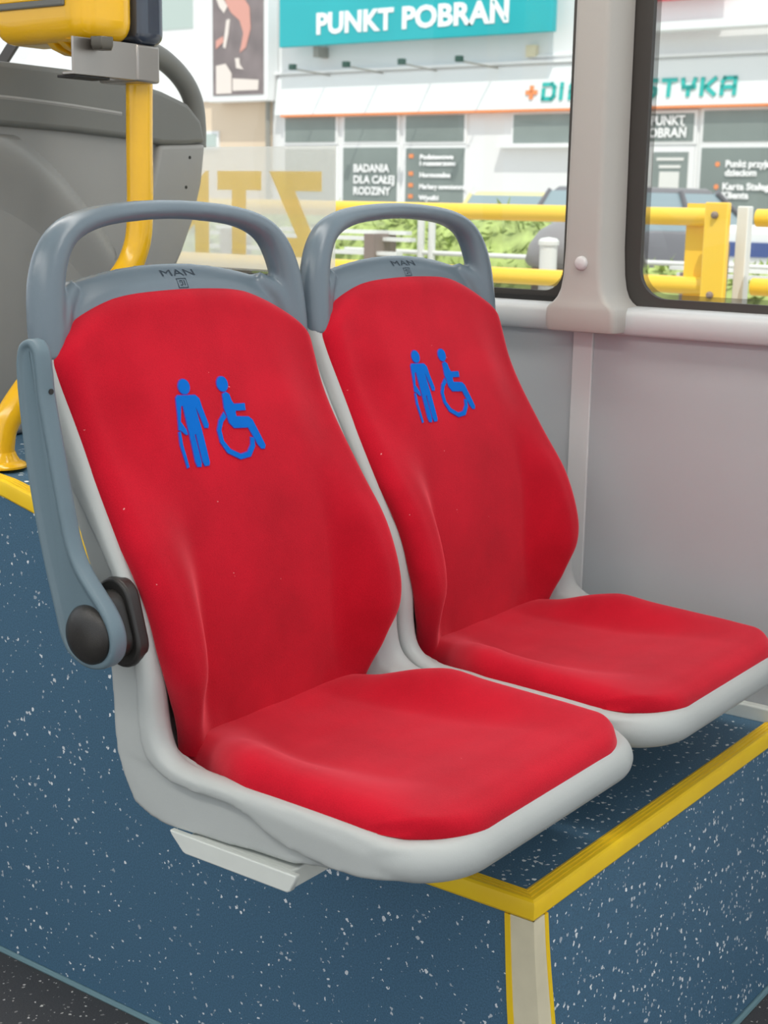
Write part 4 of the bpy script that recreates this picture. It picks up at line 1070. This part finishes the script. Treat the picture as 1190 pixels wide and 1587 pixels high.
# teal stroke lettering on the fascia (squared characters), 11 letters
ds = thing('fascia_lettering', 'teal squared letters with an orange cross on the white fascia', 'lettering', (BX - .30, Y(7.3), Y(1.05)))
GL = {'D': [[(0, 1), (.75, 1), (1, .8), (1, .2), (.8, 0), (0, 0), (0, .62)]], 'i': [[(.5, 0), (.5, .62)], [(.5, .8), (.5, 1)]],
      'A': [[(0, 0), (0, .5)], [(0, .78), (.15, 1), (1, 1), (1, 0)], [(.0, .42), (1, .42)]], 'G': [[(1, 1), (.2, 1), (0, .8), (0, .2), (.2, 0), (1, 0), (1, .5), (.5, .5)]],
      'N': [[(0, 0), (0, 1), (.8, 1), (1, .8), (1, 0)]], 'O': [[(.2, 0), (0, .2), (0, .8), (.2, 1), (.8, 1), (1, .8), (1, .2), (.8, 0), (.2, 0)]],
      'S': [[(1, 1), (.15, 1), (0, .85), (0, .55), (.85, .5), (1, .4), (1, .15), (.85, 0), (0, 0)]], 'T': [[(0, 1), (1, 1)], [(.5, .82), (.5, 0)]],
      'Y': [[(0, 1), (.1, .5), (1, .5)], [(1, 1), (.85, .5), (.5, .4), (.5, 0)]], 'K': [[(0, 0), (0, 1)], [(1, 1), (.3, .5), (1, 0)]]}
word = 'DiAGNOSTYKA'; wtot = YP(8.32 - 6.145, BX - .15); lw = .205; gap = (wtot - lw * 10 - .05) / 10
cx_ = 0
def stroke(b, pts, y0, z0, w_, h_, t):
    for (a, c), (d, e) in zip(pts, pts[1:]):
        p = Vector((y0 - a * w_, z0 + c * h_)); q = Vector((y0 - d * w_, z0 + e * h_)); dd = (q - p).normalized(); nn = Vector((-dd.y, dd.x)) * t / 2
        p2 = p - dd * t * .45; q2 = q + dd * t * .45
        P4 = [p2 + nn, q2 + nn, q2 - nn, p2 - nn]
        vs = []
        for x_ in (0, .02):
            for r in P4:
                zf0 = YP(.965, BX - .17); zf1 = YP(1.40, BX - .08); xs_ = BX - .177 + .09 / (zf1 - zf0) * (r.y - zf0) - x_
                vs.append((xs_, r.x, r.y))
        b.add(vs, [(0, 1, 2, 3), (7, 6, 5, 4), (0, 4, 5, 1), (1, 5, 6, 2), (2, 6, 7, 3), (3, 7, 4, 0)])
for ch in word:
    w_ = .05 if ch == 'i' else lw
    b = MB()
    for st in GL[ch]: stroke(b, st, YP(8.30, BX - .15) - cx_, YP(1.065, BX - .15), w_ if ch != 'i' else .02, YP(.15, BX - .15), .062)
    b.build('letter', M['teal_letter'], ds, smooth=False)
    cx_ += w_ + gap
b = MB(); stroke(b, [(0, .5), (1, .5)], YP(8.50, BX - .15), YP(1.085, BX - .15), .16, .16, .07); stroke(b, [(.5, 0), (.5, 1)], YP(8.50, BX - .15), YP(1.085, BX - .15), .16, .16, .07)
b.build('cross', M['orange'], ds, smooth=False)

# four sign lamps on arms
prev = None
for i, (yb, yt) in enumerate(((11.191, 11.799), (10.412, 10.98), (9.664, 10.176), (8.856, 9.39))):
    lab = ('spotlight on a thin arm under the teal sign, leftmost of the four', 'spotlight on a thin arm under the teal sign, second from the left', 'spotlight on a thin arm under the teal sign, third from the left', 'spotlight on a thin arm under the teal sign, nearest the junction box')[i]
    tx_ = BX - .95; ty = YP(yt, tx_); tz = YP(1.50, tx_)
    lp = thing('sign_spotlight', lab, 'spotlight', (BX - .10, Y(yb), Y(1.40)), 'spotlights under the teal sign')
    MB().tube([(BX - .08, Y(yb), Y(1.40)), (tx_, ty, tz)], .014, 8).build('arm', M['pipe'], lp)
    MB().box((tx_ - .06, ty - .06, tz - .02), (tx_ + .04, ty + .06, tz + .08)).build('lamp_head', M['lampdark'], lp, bevel=.01)

# red panel above right
tag(MB().box((BX - .3, Y(6.2), Y(1.96)), (BX - .2, Y(7.4), Y(2.3))).build('red_sign_panel', M['red_sign']), 'red sign panel edge at the top of the right window', 'sign')
tag(MB().box((BX - .5, Y(2.2), Y(1.66)), (BX - .1, Y(7.2), Y(1.74))).build('canopy_edge', M['fascia']), 'white canopy edge above the fascia in the right window', 'canopy')

# beige wing to the left
bw = thing('beige_building', 'beige building left of the white one, behind the poster', 'building', (BX + 2.2, Y(15), GZ))
MB().box((BX + .05, Y(12.16), GZ), (BX + 5, Y(22), 6)).build('wall', M['beige'], bw)
for q, nm in (((14.6, 2.6, 13.44, 2.05), 'window'), ((13.264, .751, 13.063, .60), 'window')):
    f = MB().box((BX - .0, Y(q[2]) - .06, Y(q[3]) - .06), (BX + .07, Y(q[0]) + .06, Y(q[1]) + .06)).build(nm, M['wframe'], bw)
    MB().box((BX - .02, Y(q[2]), Y(q[3])), (BX, Y(q[0]), Y(q[1]))).build('pane', M['pale_glass'], f)
MB().box((BX - .01, Y(13.1), Y(1.15)), (BX + .06, Y(18), Y(3.4))).build('pale_wall_panel', M['facade'], bw)
arcp = [(BX - .06, Y(14.0) - .95 * math.cos(a * PI / 20) * 1.0 + 0.2, Y(1.25) + 1.0 * math.sin(a * PI / 20)) for a in range(0, 11)]
MB().tube(arcp, .035, 8).build('arched_moulding', M['wframe'], bw)

pf = thing('poster_case', 'tall framed poster with dark picture on the building left of the teal sign', 'poster', (BX - .3, Y(12.7), Y(1.15)))
MB().box((BX - .32, YP(12.20, BX - .32), YP(1.14, BX - .32)), (BX - .02, YP(13.20, BX - .32), Y(2.9))).build('case', M['wframe'], pf, bevel=.02)
MB().box((BX - .335, YP(12.27, BX - .33), YP(1.22, BX - .33)), (BX - .32, YP(13.11, BX - .33), Y(2.8))).build('print_sheet', M['poster'], pf)
xx = BX - .345
def blob(pts, m, nm='print_shape'):
    MB().prism([(YP(a, xx), YP(c, xx)) for a, c in pts], 'x', xx, xx + .008).build(nm, m, pf, smooth=False)
blob([(12.95, 2.40), (12.80, 2.38), (12.62, 2.40), (12.50, 2.25), (12.48, 2.0), (12.56, 1.78), (12.66, 1.72), (12.60, 1.95), (12.66, 2.10), (12.80, 2.20)], M['poster_skin'])
blob([(13.06, 2.40), (12.93, 2.40), (12.86, 2.28), (12.92, 2.20), (13.0, 2.28)], M['poster_pale'])
blob([(12.88, 2.12), (12.82, 2.13), (12.85, 1.95), (12.90, 1.78), (12.94, 1.80)], M['poster_pale'])
blob([(13.06, 1.88), (12.94, 1.93), (12.93, 1.86), (13.06, 1.78)], M['poster_skin'])
blob([(12.74, 1.66), (12.67, 1.66), (12.66, 1.58), (12.60, 1.52), (12.72, 1.54)], M['poster_pale'])
blob([(13.06, 1.58), (12.90, 1.60), (12.80, 1.48), (12.80, 1.24), (13.06, 1.24)], M['poster_pale'])
blob([(12.78, 1.42), (12.35, 1.39), (12.36, 1.27), (12.78, 1.27)], M['poster_pale'], 'print_band')

# ------------------------------------------------------------------ lift the whole place so the bus floor is z = 0
for o in list(C.objects):
    if o.parent is None:
        o.location = Vector(o.location) + Vector((0, 0, EYE))
